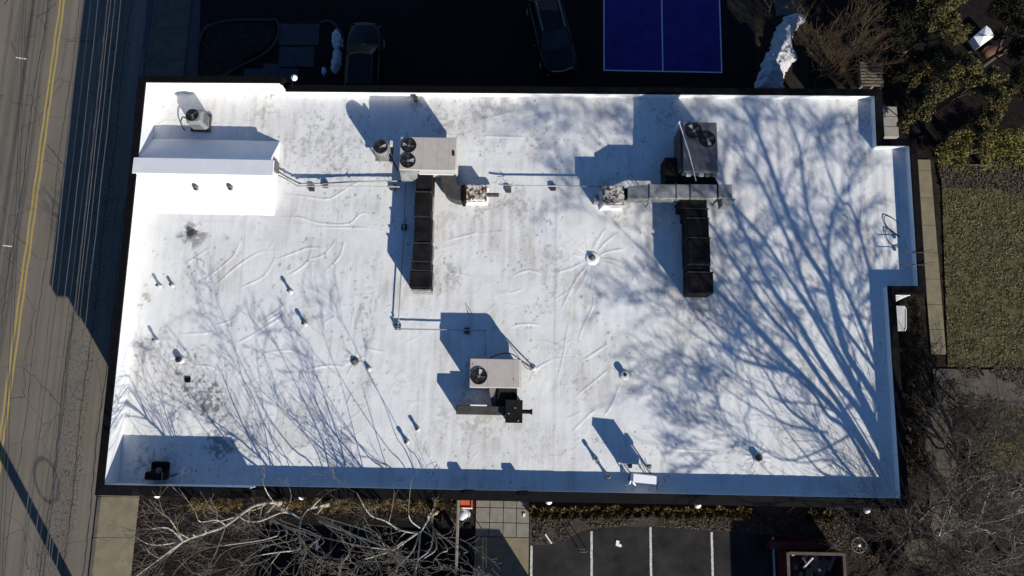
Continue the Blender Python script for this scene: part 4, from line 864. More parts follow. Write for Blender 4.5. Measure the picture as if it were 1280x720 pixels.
# items by the entrance
q = at(583, 627, .5); t = thing('plastic_bin', (q[0], q[1], 0), 'orange red open crate at the left of the entrance path', 'crate')
MB().box(q[0]-.28, q[0]+.26, q[1]-.3, q[1]+.3, .06, .42).build('body', M_orange, t); 
for a_ in ((-.3, .28, -.33, -.27), (-.3, .28, .27, .33), (.22, .28, -.27, .27)): box('rim', M_white if a_[2] < -.3 else M_orange, t, q[0]+a_[0], q[0]+a_[1], q[1]+a_[2], q[1]+a_[3], .42, .48)
def sack(px, py, r, label, seed):
    q = at(px, py, .2); g_ = np.random.default_rng(seed); V = []; F_ = []; nu, nv = 14, 8
    t = thing('sack', (q[0], q[1], 0), label, 'bag')
    for j in range(nv+1):
        for i in range(nu):
            th = math.pi*j/nv; ph = 2*math.pi*i/nu; rr = r*(1+.35*(vnoise(np.array(ph*1.3), np.array(th*2.), seed)-.5)+.2*math.sin(3*ph+seed))
            V.append((q[0]+rr*math.sin(th)*math.cos(ph), q[1]+rr*math.sin(th)*math.sin(ph)*1.15, .06+r*.7+r*.7*math.cos(th)))
    for j in range(nv):
        for i in range(nu): F_.append((j*nu+i, (j+1)*nu+i, (j+1)*nu+(i+1) % nu, j*nu+(i+1) % nu))
    mesh_obj('bag_body', V, F_, M_white if seed == 1 else M_pale, t, True); MB().lathe((q[0], q[1]), [(r*.18, r*1.3), (r*.1, r*1.55), (r*.2, r*1.7)], 8).build('knot', M_pale, t)
sack(575, 625, .2, 'white crumpled bag leaning on the left of the orange crate', 1); sack(580.5, 641, .27, 'pale grey crumpled bag just below the orange crate', 2)
p0, p1 = at(571.5, 622, 1.0), at(570.5, 730, 1.0)
t = thing('timber_rail', (p0[0], p0[1], 0), 'long grey timber rail standing left of the entrance path', 'fence rail')
MB().box(p1[0]-.11, p0[0]+.11, p1[1]-1, p0[1], .8, 1.0, bev=.03).build('rail', M_wood2, t)
for k in range(4): box('post', M_wood2, t, p0[0]-.08, p0[0]+.06, p0[1]-.3-k*1.5, p0[1]-.14-k*1.5, 0, .8)
t = thing('handrail', (*at(606, 700)[:2], 0), 'thin black double handrail beside the lower end of the entrance path', 'handrail')
for x in (603.5, 607.5): MB().tube([at(x, 672, .95), at(x, 745, .95)], .02, 6).build('rail', M_ductg, t)
for y in (672, 700, 728): MB().tube([(*at(605.5, y, .95)[:2], 0), at(605.5, y, .95)], .02, 6).build('post', M_ductg, t)
# litter and markers
def slab_thing(name, px, py, pts, z0, z1_, m, label, cat):
    q = at(px, py); return tag(MB().prism([(q[0]+x, q[1]+y) for x, y in pts], z0, z1_).build(name, m), label, cat)
slab_thing('white_scrap', 773, 679, [(-.13, -.1), (.1, -.17), (.16, -.08), (.02, .0), (.05, .1), (-.1, .14)], .01, .05, M_white, 'white scrap lying in the second parking bay', 'litter')
slab_thing('white_scrap', 397, 680, [(-.05, -.25), (.06, -.22), (.05, .2), (-.03, .24)], .07, .15, M_white, 'narrow white scrap between the two pale trees', 'litter')
slab_thing('wood_stake', 685.5, 673.5, [(.12, -.2), (.17, -.18), (-.12, .22), (-.17, .2)], .04, .09, M_white, 'short white stick lying in the gravel bed right of the entrance', 'stick')
slab_thing('fallen_log', 655, 643.5, [(-.05, -.08), (.05, -.06), (.06, .06), (-.04, .08)], .07, .12, M_white, 'little white pebble on the entrance pavers', 'stone')
q = at(1043.5, 682, .8); t = thing('bollard', (q[0], q[1], 0), 'short white marker post beside the red open container', 'bollard')
MB().lathe((q[0], q[1]), [(.07, 0), (.07, .75), (.05, .8), (.01, .82)], 12).build('post', M_white, t, True); MB().lathe((q[0], q[1]), [(.12, .0), (.12, .05)], 12).build('foot', M_concd, t)
q = at(1073.5, 681.5, .12); t = thing('wheel', (q[0], q[1], 0), 'round spoked dull wheel lying among the leaves by the south-east trees', 'wheel')
MB().tube([(q[0]+.33*math.cos(s_), q[1]+.33*math.sin(s_), .12) for s_ in np.linspace(0, 2*math.pi, 29)], .02, 6).build('rim', M_galv, t, True)
for k in range(9): s_ = k*2*math.pi/9; MB().tube([(q[0], q[1], .13), (q[0]+.32*math.cos(s_), q[1]+.32*math.sin(s_), .12)], .009, 5).build('spoke', M_galv, t)
MB().lathe((q[0], q[1]), [(.07, .08), (.07, .17), (.04, .19)], 10).build('hub', M_white, t)
# small metal sign frame with its shadow in the lot
q = at(728.5, 688, .9); t = thing('sign_frame', (q[0], q[1], 0), 'small low metal frame standing at the edge of the first parking bay', 'sign')
for sx in (-.18, .18): MB().tube([(q[0]+sx, q[1], 0), (q[0]+sx, q[1], 1.1)], .02, 6).build('post', M_grey, t)
MB().tube([(q[0]-.18, q[1], 1.1), (q[0]-.12, q[1]-.02, 1.16), (q[0]+.12, q[1]-.02, 1.16), (q[0]+.18, q[1], 1.1)], .02, 6).build('top_rail', M_grey, t); MB().tube([(q[0]-.18, q[1], .6), (q[0]+.18, q[1], .6)], .015, 6).build('mid_rail', M_grey, t)
# open red container with scrap, bottom right
zc = 1.3; A, B = at(987, 760, zc), at(1056, 692, zc)
t = thing('open_container', ((A[0]+B[0])/2, (A[1]+B[1])/2, 0), 'dark red open-topped container with a pale rim and scrap inside', 'container')
for a_ in ((A[0], A[0]+.08, A[1], B[1]), (B[0]-.08, B[0], A[1], B[1]), (A[0]+.08, B[0]-.08, B[1]-.08, B[1]), (A[0]+.08, B[0]-.08, A[1], A[1]+.08)): box('side', M_red, t, *a_, .1, zc-.05)
box('floor_plate', M_red, t, A[0]+.08, B[0]-.08, A[1]+.08, B[1]-.08, .1, .2)
for a_ in ((A[0]-.03, A[0]+.1, A[1], B[1]), (B[0]-.1, B[0]+.03, A[1], B[1]), (A[0]+.1, B[0]-.1, B[1]-.1, B[1]+.03)): box('rim', M_concd, t, *a_, zc-.05, zc)
box('drawbar', M_red, t, A[0]-.6, B[0]-.7, B[1]+.05, B[1]+.35, .3, .8)
for k in range(14):
    x, y = random.uniform(A[0]+.35, B[0]-.35), random.uniform(B[1]-1.4, B[1]-.25); an = random.uniform(0, 3); L = random.uniform(.12, .45); wd = random.uniform(.02, .22)
    m_ = random.choice([M_wood, M_concd, M_red, M_grey, M_dark, M_conc]); c_, s_ = math.cos(an), math.sin(an)
    MB().prism([(x-L*c_+wd*s_, y-L*s_-wd*c_), (x+L*c_+wd*s_, y+L*s_-wd*c_), (x+L*c_-wd*s_, y+L*s_+wd*c_), (x-L*c_-wd*s_, y-L*s_+wd*c_)], .25+.045*k, .31+.045*k).build('scrap_piece', m_, t)
for a_, b_, r_ in (((1004, 710), (1016, 697), .05), ((1003, 697), (1007, 703), .035), ((990, 694), (993, 693), .04)): MB().tube([at(*a_, 1.05), at(*b_, 1.15)], r_, 6).build('scrap_piece', M_stall, t)
q = at(1025, 713, 1.1); MB().lathe((q[0], q[1]), [(.06, 1.0), (.06, 1.1), (.02, 1.13)], 8).build('scrap_piece', M_white, t)
# ------------------------------------------------------------------ unseen blocks added beyond the bottom edge to cast shade into view
def shade_block(name, ptl, ptr, h, depth, label, m):
    L_, R_ = cast(*ptl, 0, h), cast(*ptr, 0, h); t = thing(name, ((L_[0]+R_[0])/2, L_[1]-depth/2, 0), label, 'shade block')
    y_ = (L_[1]+R_[1])/2; box('wall', m, t, L_[0], R_[0], y_-depth, y_, 0, h-.15); box('roof', M_grey, t, L_[0]-.0, R_[0]+.0, y_-depth-.1, y_, h-.15, h)
    box('door', M_wood2, t, L_[0]+.4, L_[0]+1.4, y_+.002, y_+.05, 0, 2.1); return t
shade_block('unseen_shade_block', (911, 646), (1006, 649), 3.0, 4, 'unseen block added south of the parking lot to cast shade, right one', M_brick)
shade_block('unseen_shade_block', (322, 664), (622, 645), 3.3, 5, 'unseen block added south of the entrance path to cast shade, left one', M_brick)
# ------------------------------------------------------------------ cars
def car(c, head, paint, label, rails=False, L=4.6, W=1.82):
    t = thing('parked_car', (0, 0, 0), label, 'car'); hl, hw = L/2, W/2
    def outline(sx, sy, x_shift=0, n=28, p=4.2):
        out = []
        for k in range(n):
            a_ = 2*math.pi*k/n; cs, sn = math.cos(a_), math.sin(a_); r_ = (abs(cs)**p+abs(sn)**p)**(-1/p); out.append((hl*sx*r_*cs+x_shift, hw*sy*r_*sn))
        return out
    m = MB(); lv = [(outline(.96, .93), .28), (outline(1, .99), .45), (outline(1, 1), .62), (outline(.985, .975), .80), (outline(.955, .93), .92), (outline(.88, .84), .98)]
    n_ = 28; V = []; F_ = []
    for o_, z_ in lv: V += [(x, y, z_+(.0 if z_ < .9 else -.10*max(0, x/hl)**2-.04*max(0, -x/hl)**2)) for x, y in o_]
    for j in range(len(lv)-1):
        for i in range(n_): F_.append((j*n_+i, j*n_+(i+1) % n_, (j+1)*n_+(i+1) % n_, (j+1)*n_+i))
    F_ += [tuple(range(n_-1, -1, -1)), tuple(range((len(lv)-1)*n_, len(lv)*n_))]
    body = mesh_obj('body', V, F_, paint, t, True)
    # glasshouse
    xb, xf, tb, tf = -hl*.72, hl*.42, -hl*.58, hl*.12
    def rr(x0, x1, y_, z_): return [(x0, -y_, z_), (x1, -y_, z_), (x1+.08, -y_*.6, z_), (x1+.12, 0, z_), (x1+.08, y_*.6, z_), (x1, y_, z_), (x0, y_, z_), (x0-.06, y_*.6, z_), (x0-.08, 0, z_), (x0-.06, -y_*.6, z_)]
    a0 = rr(xb, xf, hw*.86, .95); a1 = rr(tb, tf, hw*.68, 1.42)
    mesh_obj('windows', a0+a1, [(i, (i+1) % 10, 10+(i+1) % 10, 10+i) for i in range(10)]+[tuple(range(10, 20))], M_glass, t)
    r0 = rr(tb, tf, hw*.69, 1.42); r1 = rr(tb+.08, tf-.1, hw*.62, 1.47)
    mesh_obj('roof', r0+r1, [(i, (i+1) % 10, 10+(i+1) % 10, 10+i) for i in range(10)]+[tuple(range(10, 20)), tuple(range(9, -1, -1))], paint, t, False)
    for sy in (-1, 1):
        MB().tube([(xf, sy*hw*.84, .97), (tf, sy*hw*.68, 1.44)], .035, 6).build('pillar', paint, t)
        MB().box(xf-.35, xf-.15, sy*(hw+.1)-.09, sy*(hw+.1)+.09, .95, 1.1, bev=.03).build('mirror', paint, t)
        h_ = MB().lathe((0, 0), [(.09, 0), (.1, .1), (.06, .15)], 10); h_.v = [(hl*.93+.05*z_, sy*hw*.72+y_*1.6, .66+x_) for x_, y_, z_ in h_.v]; h_.build('headlight', M_lens, t)
        MB().box(-hl*.985, -hl*.95, sy*hw*.7-.16, sy*hw*.7+.16, .68, .82).build('tail_light', M_red, t)
        for sx in (-.62, .62):
            wl = MB().lathe((0, 0), [(.30, -.1), (.33, -.07), (.33, .07), (.30, .1)], 20); wl.v = [(sx*hl+x_, sy*(hw-.12)+z_, .33+y_) for x_, y_, z_ in wl.v]; w_ = wl.build('wheel', M_rubber, t)
            wl = MB().lathe((0, 0), [(.2, -.02), (.19, .02)], 14); wl.v = [(sx*hl+x_, sy*(hw-.01)+z_, .33+y_) for x_, y_, z_ in wl.v]; wl.build('rim', M_galv, w_)
        if rails: MB().tube([(tb+.1, sy*hw*.6, 1.5), (tb+.3, sy*hw*.6, 1.56), (tf-.3, sy*hw*.6, 1.56), (tf, sy*hw*.6, 1.48)], .022, 6).build('roof_rail', M_chrome, t)
    MB().tube([(hl*.93, -hw*.6, .95), (hl*.965, 0, .93), (hl*.93, hw*.6, .95)], .014, 5).build('grille_trim', M_chrome, t)
    for s_ in (-1, 1): MB().tube([(xf+.07, s_*.15, 1.0), (xf-.05, s_*.15+.5*s_, 1.06)], .012, 4).build('wiper', M_dark, t)
    t['org'] = [0, 0, 0]; t.location = (c[0], c[1], .01); t.rotation_euler = (0, 0, head); return t
c = at(453, 80, .9); car(c, math.pi/2+.0, M_paint1, 'black car nosed upward beside the little snow heap, half under the north edge')
c = at(690, 37, .9); car(c, -math.pi/2+.24, M_paint2, 'dark car parked at a slant left of the blue court', True, 4.8, 1.85)
# ------------------------------------------------------------------ snow
def snow(name, outline_px, h, label, seed):
    poly = ccw([tuple(p[:2]) for p in smooth_path([np.array([*at(x, y)[:2]]) for x, y in outline_px], 4, True)]); P = np.array(poly); lo, hi = P.min(0), P.max(0); st_ = .05
    xs2 = np.arange(lo[0]-.05, hi[0]+.05, st_); ys2 = np.arange(lo[1]-.05, hi[1]+.05, st_); XX, YY = np.meshgrid(xs2, ys2, indexing='ij')
    ins = in_poly(XX.ravel(), YY.ravel(), poly).reshape(XX.shape)
    d = np.full(XX.shape, 9.)
    for i in range(len(poly)):
        x1, y1 = poly[i]; x2, y2 = poly[(i+1) % len(poly)]; L2 = (x2-x1)**2+(y2-y1)**2+1e-9; t_ = np.clip(((XX-x1)*(x2-x1)+(YY-y1)*(y2-y1))/L2, 0, 1); d = np.minimum(d, np.hypot(XX-x1-t_*(x2-x1), YY-y1-t_*(y2-y1)))
    ins &= (d+.35*(fbm(XX*4, YY*4, seed)-.58)) > 0
    ZZ = h*np.minimum(1, (d/.5))**.6*(.35+1.1*fbm(XX*2.5, YY*2.5, seed+1))+.16*(fbm(XX*6, YY*6, seed+2, 5)-.35)
    ZZ = np.where(ins, np.maximum(ZZ, .03), 0.005)
    cell_ = ins[:-1, :-1] | ins[1:, :-1] | ins[1:, 1:] | ins[:-1, 1:]; id_ = np.arange(XX.size).reshape(XX.shape); a_, b_ = np.nonzero(cell_)
    F_ = np.stack([id_[a_, b_], id_[a_+1, b_], id_[a_+1, b_+1], id_[a_, b_+1]], 1); uq, inv = np.unique(F_, return_inverse=True); V = np.stack([XX.ravel(), YY.ravel(), ZZ.ravel()], 1)[uq]
    return tag(mesh_obj(name, V, inv.reshape(F_.shape), M_snow, None, True), label, 'snow')
snow('snow_pile', [(944, 112), (951, 82), (961, 62), (968, 40), (978, 24), (992, 17), (1006, 22), (1002, 32), (992, 40), (990, 56), (996, 74), (986, 84), (978, 100), (980, 114)], .55, 'long heap of melting snow right of the blue court', 400)
snow('snow_pile', [(415, 44), (422, 36), (430, 48), (428, 62), (427, 80), (420, 92), (414, 84), (417, 64)], .3, 'small dim strip of snow left of the black car', 410)
snow('snow_pile', [(402, 92), (404, 80), (408, 92), (406, 102)], .12, 'tiny scrap of snow between the curved kerb and the roof edge', 420)
# ------------------------------------------------------------------ yard items in the north-east
q0, q1 = at(1077, 107, .4), at(1103, 76, .4); t = thing('slatted_pallet', ((q0[0]+q1[0])/2, (q0[1]+q1[1])/2, 0), 'dim slatted wooden pallet above the north-east corner of the roof', 'pallet')
for k in range(8): yk = q0[1]+(q1[1]-q0[1])*k/8; box('slat', M_wood, t, q0[0], q1[0], yk, yk+.1, .34, .38)
for x in (q0[0]+.02, (q0[0]+q1[0])/2, q1[0]-.12): box('bearer', M_wood2, t, x, x+.1, q0[1], q1[1]-.05, .05, .34)
t = thing('folded_tarp', (*at(1230, 45)[:2], 0), 'white crumpled sheet lying in the dark yard, upper right', 'sheet')
pts = [at(x, y, .5) for x, y in ((1217, 46), (1225, 58), (1243, 45), (1238, 36), (1233, 32))]
mesh_obj('sheet', pts+[at(1230, 45, .62)]+[(p[0], p[1], .05) for p in pts], [(0, 1, 5), (1, 2, 5), (2, 3, 5), (3, 4, 5), (4, 0, 5)]+[(i, 6+i, 6+(i+1) % 5, (i+1) % 5) for i in range(5)], M_white, t)
MB().tube([at(1227, 45, .63), at(1233, 44, .6)], .02, 5).build('tie', M_dark, t)
t = thing('round_seat', (*at(1246, 62)[:2], 0), 'brown rounded cushion beside the white crumpled sheet', 'cushion')
q = at(1245, 62, .45); k = MB().lathe((q[0], q[1]), [(.5, .05), (.52, .3), (.45, .42), (.1, .46)], 18); k.v = [(q[0]+(x-q[0])*1.0, q[1]+(y-q[1])*.62, z) for x, y, z in k.v]; k.build('cushion', mat('brown_fabric', (.14, .075, .05), .9, .2, 3), t, True)
k = MB().lathe((q[0], q[1]), [(.3, 0), (.3, .05)], 12); k.build('foot', M_dark, t)
sheet('shade_dark_yard', ccw(P2((1012, -60), (1330, -60), (1330, 206), (1174, 206), (1150, 190), (1110, 180), (1108, 110), (1012, 106))), .03, mat('shade_black_ground', (.006, .0045, .0045), .95, .5, 4, c2=(.017, .012, .010), bump=1, bscale=20), kind='structure')  # near-black sheet puts the yard's shade into the ground colour
sheet('tan_paving', ccw(P2((962, -30), (1000, -30), (998, 18), (970, 20))), .04, M_concd, kind='structure')
# ------------------------------------------------------------------ trees without leaves
def tubes(segs, name, m, parent, sides=4):
    S = np.array([[*s[0], *s[1], s[2], s[3]] for s in segs]); p0, p1, r0, r1 = S[:, :3], S[:, 3:6], S[:, 6], S[:, 7]
    d = p1-p0; L_ = np.linalg.norm(d, axis=1); d /= L_[:, None]+1e-9
    ref = np.where(np.abs(d[:, 2:3]) < .9, np.array([[0, 0, 1.]]), np.array([[1., 0, 0]])); a_ = np.cross(d, ref); a_ /= np.linalg.norm(a_, axis=1)[:, None]; b_ = np.cross(d, a_)
    V = []
    for (p, r_) in ((p0, r0), (p1, r1)):
        for i in range(sides): t_ = 2*math.pi*i/sides; V.append(p+r_[:, None]*(math.cos(t_)*a_+math.sin(t_)*b_))
    n_ = len(S); V = np.stack(V, 1).reshape(-1, 3); base = (np.arange(n_)*2*sides)[:, None]
    F_ = np.concatenate([base+np.array([[i, sides+i, sides+(i+1) % sides, (i+1) % sides]]) for i in range(sides)])
    return mesh_obj(name, V, F_, m, parent, sides > 4)
def grow(rnd, p, d, L_, r, lvl, out, bend=.12, up=.0, spread=.6, kids=4, min_r=.004, nseg=5, drop=.0):
    seg = L_/nseg; pts = [p.copy()]; q = p.copy(); dd = d.copy(); rr_ = [r]
    for k in range(nseg):
        dd = dd+rnd.normal(size=3)*bend+np.array([0, 0, up]); dd /= np.linalg.norm(dd); q2 = q+dd*seg; r2 = max(min_r, r*(1-.62*(k+1)/nseg))
        out.append((q.copy(), q2.copy(), rr_[-1], r2)); q = q2; pts.append(q.copy()); rr_.append(r2)
        if lvl > 0 and k >= 1:
            for _ in range(max(1, int(round(kids/nseg*1.25)))):
                ax = rnd.normal(size=3); ax -= ax.dot(dd)*dd; ax /= np.linalg.norm(ax)+1e-9; sp = spread*rnd.uniform(.6, 1.3); nd = dd*math.cos(sp)+ax*math.sin(sp)
                grow(rnd, q2, nd, L_*rnd.uniform(.45, .75), r2*rnd.uniform(.5, .7), lvl-1, out, bend*1.15, up, spread, kids, min_r, max(3, nseg-1))
def limb(rnd, pts, r, out, lvl=2, tw=.6, L_=1.3, kids=4, min_r=.006, up=.02):
    P = smooth_path(pts, 4); n_ = len(P)
    for i in range(n_-1):
        ra, rb = r*(1-.7*i/n_), r*(1-.7*(i+1)/n_); out.append((P[i], P[i+1], ra, rb))
        if i > 1 and rnd.random() < tw:
            dd = P[i+1]-P[i]; dd /= np.linalg.norm(dd); ax = rnd.normal(size=3); ax -= ax.dot(dd)*dd; ax /= np.linalg.norm(ax); nd = dd*.75+ax*.65
            grow(rnd, P[i+1], nd/np.linalg.norm(nd), L_*rnd.uniform(.5, 1.2), rb*.6, lvl-1, out, .16, up, .6, kids, min_r)
# skeleton grown so that its cast shadow spreads as wanted: plane coordinates on the roof level, lifted along the sun's rays
def lift(B, S, s, N=None): # B: trunk foot xy, S: shadow point xy on roof level, s: depth shift towards the sun, N: normal of the fan's plane
    N = SH if N is None else N
    k = np.dot(np.array(B)-S, N)/np.dot(SH, N)+s; return np.array([S[0]+SH[0]*k, S[1]+SH[1]*k, ZR+k*TE])
def shadow_tree(rnd, B, mains, out, sub=3, r0=.12, kids=5, min_r=.008, spread=.5, scale=1., N=None, ln=1., zroot=None):
    def rec(p, ang, L_, r, s, lvl):
        n_ = 5; seg = L_/n_; cur = p.copy(); a_ = ang; ss = s; ds = rnd.normal()*.14
        for k in range(n_):
            a_ += rnd.normal()*.13; nx = cur+seg*np.array([math.cos(a_), math.sin(a_)]); s2 = ss+ds*seg+rnd.normal()*.05; rb = max(min_r, r*(1-.6*(k+1)/n_))
            q = lift(B, nx, s2, N)
            if q[2] < 1.5: return
            out.append((lift(B, cur, ss, N), q, max(min_r, r*(1-.6*k/n_)), rb)); cur = nx; ss = s2
            if lvl > 0:
                for _ in range(rnd.poisson(kids/n_)):
                    rec(cur, a_+rnd.choice([-1, 1])*spread*rnd.uniform(.5, 1.5), L_*rnd.uniform(.4, .72), rb*rnd.uniform(.45, .7), ss, lvl-1)
    for pts, r in mains:
        P = [np.array(at(x, y, ZR)[:2]) for x, y in pts]
        if zroot is not None: P[0] = np.array(B)+SH*(ZR-zroot)/TE
        P = smooth_path(P, 4); n_ = len(P); s = 0. if ln == 1. else abs(rnd.normal())*.25; ds = 0. if ln == 1. else abs(rnd.normal())*.07
        pv = lift(B, P[0], s, N)
        for i in range(n_-1):
            s2 = s+ds; q = lift(B, P[i+1], s2, N); ra = r*(1-.55*i/n_); rb = r*(1-.55*(i+1)/n_); out.append((pv, q, ra, rb)); pv = q; s = s2
            d = P[i+1]-P[i]; an_ = math.atan2(d[1], d[0]); seglen = np.linalg.norm(d)
            if i > n_*.16:
                for _ in range(rnd.poisson(.30*seglen*scale*(.25+1.35*i/n_ if ln == 1. else 1.))): rec(P[i+1], an_+rnd.choice([-1, 1])*spread*rnd.uniform(.5, 1.5), ln*rnd.uniform(1.6, 4.2), rb*rnd.uniform(.3, .55), s, sub-1)
        rec(P[-1], an_, ln*rnd.uniform(2, 3.5), rb, s, sub-1); rec(P[-1], an_+.35, ln*rnd.uniform(2, 3.), rb*.7, s, sub-1); rec(P[-1], an_-.35, ln*rnd.uniform(2, 3.), rb*.7, s, sub-1)
# the great multi-stemmed tree beyond the south-east corner
rnd = np.random.default_rng(3)
Bt = at(1195, 745, ZR)[:2]; root_px = (1190, 735)
t = thing('bare_tree', (Bt[0], Bt[1], 0), 'very large many-stemmed bare tree beyond the south-east corner whose shadow crosses the roof', 'tree')
mains = [([root_px, (1130, 640), (1067, 540), (1010, 477), (960, 427), (905, 372), (868, 330)], .15), ([root_px, (1128, 632), (1060, 522), (1027, 475), (992, 427), (960, 392), (925, 340), (895, 290)], .13),
         ([root_px, (1132, 625), (1080, 522), (1047, 480), (1020, 442), (997, 402), (965, 360), (930, 290), (905, 230)], .15), ([root_px, (1136, 620), (1090, 520), (1055, 452), (1042, 430), (1007, 360), (985, 300), (945, 215)], .13),
         ([root_px, (1140, 615), (1100, 510), (1080, 475), (1055, 435), (1035, 360), (1005, 310), (980, 255), (960, 200), (945, 160)], .17), ([root_px, (1145, 610), (1108, 480), (1097, 465), (1070, 430), (1047, 392), (1035, 320), (1040, 270), (1052, 245)], .10),
         ([root_px, (1150, 610), (1118, 440), (1098, 380), (1085, 330), (1065, 262), (1050, 250), (1035, 215), (1030, 190)], .08), ([root_px, (1120, 640), (1060, 540), (1035, 520), (1017, 492), (985, 465), (955, 458), (920, 445), (880, 405)], .09),
         ([root_px, (1115, 650), (1050, 575), (1025, 540), (985, 510), (960, 470), (925, 420)], .08), ([root_px, (1130, 650), (1070, 600), (1030, 592), (1000, 560), (970, 520)], .06),
         ([root_px, (1138, 625), (1075, 500), (1030, 420), (1000, 370), (955, 300), (915, 255), (860, 200)], .11), ([root_px, (1142, 610), (1100, 470), (1070, 390), (1050, 350), (1010, 265), (1000, 190), (985, 150)], .10)]
mains += [([(1042, 430), (985, 345), (930, 290), (880, 225), (835, 160)], .055), ([(1010, 477), (940, 400), (885, 330), (825, 262), (780, 215)], .06),
          ([(1010, 477), (935, 430), (870, 385), (815, 325), (775, 285)], .05), ([(1027, 475), (960, 370), (895, 290), (845, 215), (760, 140)], .055),
          ([(985, 465), (930, 440), (880, 425), (840, 395)], .045), ([(1035, 540), (985, 530), (935, 505), (900, 480)], .04), ([(1067, 540), (1030, 560), (985, 575), (950, 560), (925, 545)], .035), ([(1070, 600), (1035, 575), (1000, 578), (965, 565)], .03),
          ([(1060, 522), (1020, 505), (975, 500), (940, 480)], .04), ([(1110, 600), (1090, 560), (1060, 510), (1035, 470), (1010, 430), (990, 400)], .05), ([(1118, 600), (1105, 560), (1085, 520), (1070, 490), (1060, 440), (1062, 400)], .05), ([(905, 372), (850, 310), (800, 240), (740, 170)], .035)]
segs = []; shadow_tree(rnd, Bt, mains, segs, sub=4, kids=3.7, min_r=.010, spread=.42, scale=1.)
z0 = lift(Bt, np.array(at(*root_px, ZR)[:2]), 0)
big = [s for s in segs if s[2] > .05]; sm = [s for s in segs if s[2] <= .05]
tr = [(np.array([Bt[0], Bt[1], -.1]), np.array([Bt[0]+.05, Bt[1], 2.2]), .48, .40), (np.array([Bt[0]+.05, Bt[1], 2.2]), z0+[0, 0, .1], .40, .36)]
tubes(tr, 'trunk', M_barkm, t, 12); tubes(big, 'limbs', M_barkm, t, 8); tubes(sm, 'twigs', M_barkd, t, 3)
NBIG = len(segs)
# pale trees by the south wall
NS = np.array([0., -1.])
M_twig = mat('pale_twig_bark', (.17, .145, .115), .9, .35, 6)
def px3(lst): return [at(x, y, z_) for x, y, z_ in lst]
rnd = np.random.default_rng(8); segs = []
fA = at(352, 628, 0)
limb(rnd, px3([(345, 628, 1.5), (330, 629, 2.6), (312, 635, 3.6), (282, 657, 5.0), (258, 666, 5.9), (229, 677, 6.8), (200, 698, 7.6), (168, 722, 8.3)]), .075, segs, 3, .6, 1.2)
limb(rnd, px3([(282, 657, 5.0), (271, 650, 5.5), (250, 652, 6.1), (243, 638, 6.6), (224, 611, 7.2)]), .03, segs, 2, .5, .8)
limb(rnd, px3([(229, 677, 6.8), (210, 660, 7.2), (182, 662, 7.6), (152, 664, 8.0)]), .03, segs, 2, .6, .9)
limb(rnd, px3([(229, 677, 6.8), (213, 650, 7.2), (200, 640, 7.6), (186, 625, 7.8)]), .025, segs, 2, .5, .8)
limb(rnd, px3([(229, 677, 6.8), (190, 681, 7.6), (165, 668, 8.0)]), .03, segs, 2, .5, .8)
limb(rnd, px3([(282, 657, 5.0), (270, 690, 6), (255, 720, 7)]), .03, segs, 2, .5, 1.)
mains = [([(400, 642), (372, 600), (345, 560), (318, 500), (285, 440), (262, 400)], .022), ([(400, 642), (360, 600), (320, 550), (290, 520), (262, 485), (240, 450)], .022), ([(400, 642), (350, 610), (300, 580), (262, 545), (230, 500), (200, 455)], .022),
         ([(400, 642), (340, 620), (260, 590), (225, 560), (200, 520), (180, 470)], .022), ([(400, 642), (330, 625), (230, 590), (190, 560), (160, 520)], .025), ([(400, 642), (365, 595), (330, 530), (305, 480), (292, 430), (275, 385)], .022)]
t = thing('bare_tree', (fA[0], fA[1], .05), 'pale-barked bare tree leaning left over the mulch bed by the south wall', 'tree'); n0 = len(segs)
shadow_tree(rnd, fA[:2]+np.array([.0, -.2]), mains, segs, sub=3, kids=2.6, min_r=.007, spread=.22, scale=.8, N=NS, ln=.5, zroot=2.0)
segs.append((at(345, 628, 1.5), np.array([fA[0], fA[1]-.2, 2.0]), .06, .05))
tubes([(fA-[0, 0, .1], at(345, 628, 1.5), .15, .11)], 'trunk', M_bark, t, 10); tubes([s for s in segs if s[2] > .02], 'limbs', M_bark, t, 7); tubes([s for s in segs if s[2] <= .02], 'twigs', M_twig, t, 3)
rnd = np.random.default_rng(18); segs = []; fB = at(410, 630, 0)
limb(rnd, px3([(404, 631, 1.4), (396, 633, 2.6), (384, 637, 3.6), (376, 649, 4.4)]), .085, segs, 1, .1)
limb(rnd, px3([(376, 649, 4.4), (356, 640, 5.0), (326, 651, 5.8), (308, 651, 6.4), (295, 642, 6.8)]), .045, segs, 3, .6, 1.2)
limb(rnd, px3([(376, 649, 4.4), (358, 638, 5.), (343, 628, 5.6), (333, 614, 6.2), (327, 598, 6.6)]), .04, segs, 2, .4, .8)
limb(rnd, px3([(356, 640, 5.0), (364, 622, 5.7), (360, 604, 6.2)]), .022, segs, 2, .4, .6)
limb(rnd, px3([(376, 649, 4.4), (374, 668, 5.2), (382, 687, 6), (376, 705, 6.8), (368, 724, 7.3)]), .04, segs, 3, .7, 1.2)
limb(rnd, px3([(374, 668, 5.2), (374, 686, 6), (350, 690, 6.6), (321, 695, 7.1), (300, 705, 7.6)]), .035, segs, 3, .6, 1.1)
limb(rnd, px3([(350, 690, 6.6), (335, 710, 7.1), (325, 725, 7.5)]), .025, segs, 2, .5, .8)
mains = [([(430, 640), (425, 600), (412, 550), (395, 500), (375, 450), (362, 415)], .024), ([(430, 640), (405, 590), (380, 540), (350, 490), (330, 445)], .024), ([(430, 640), (400, 600), (365, 560), (335, 520), (310, 470), (290, 430)], .03), ([(430, 640), (432, 590), (420, 540), (400, 480), (378, 430)], .03),
         ([(430, 640), (410, 580), (398, 540), (370, 480), (345, 430)], .03)]
t = thing('bare_tree', (fB[0], fB[1], .05), 'pale-barked bare tree with a fork, second from the left by the south wall', 'tree')
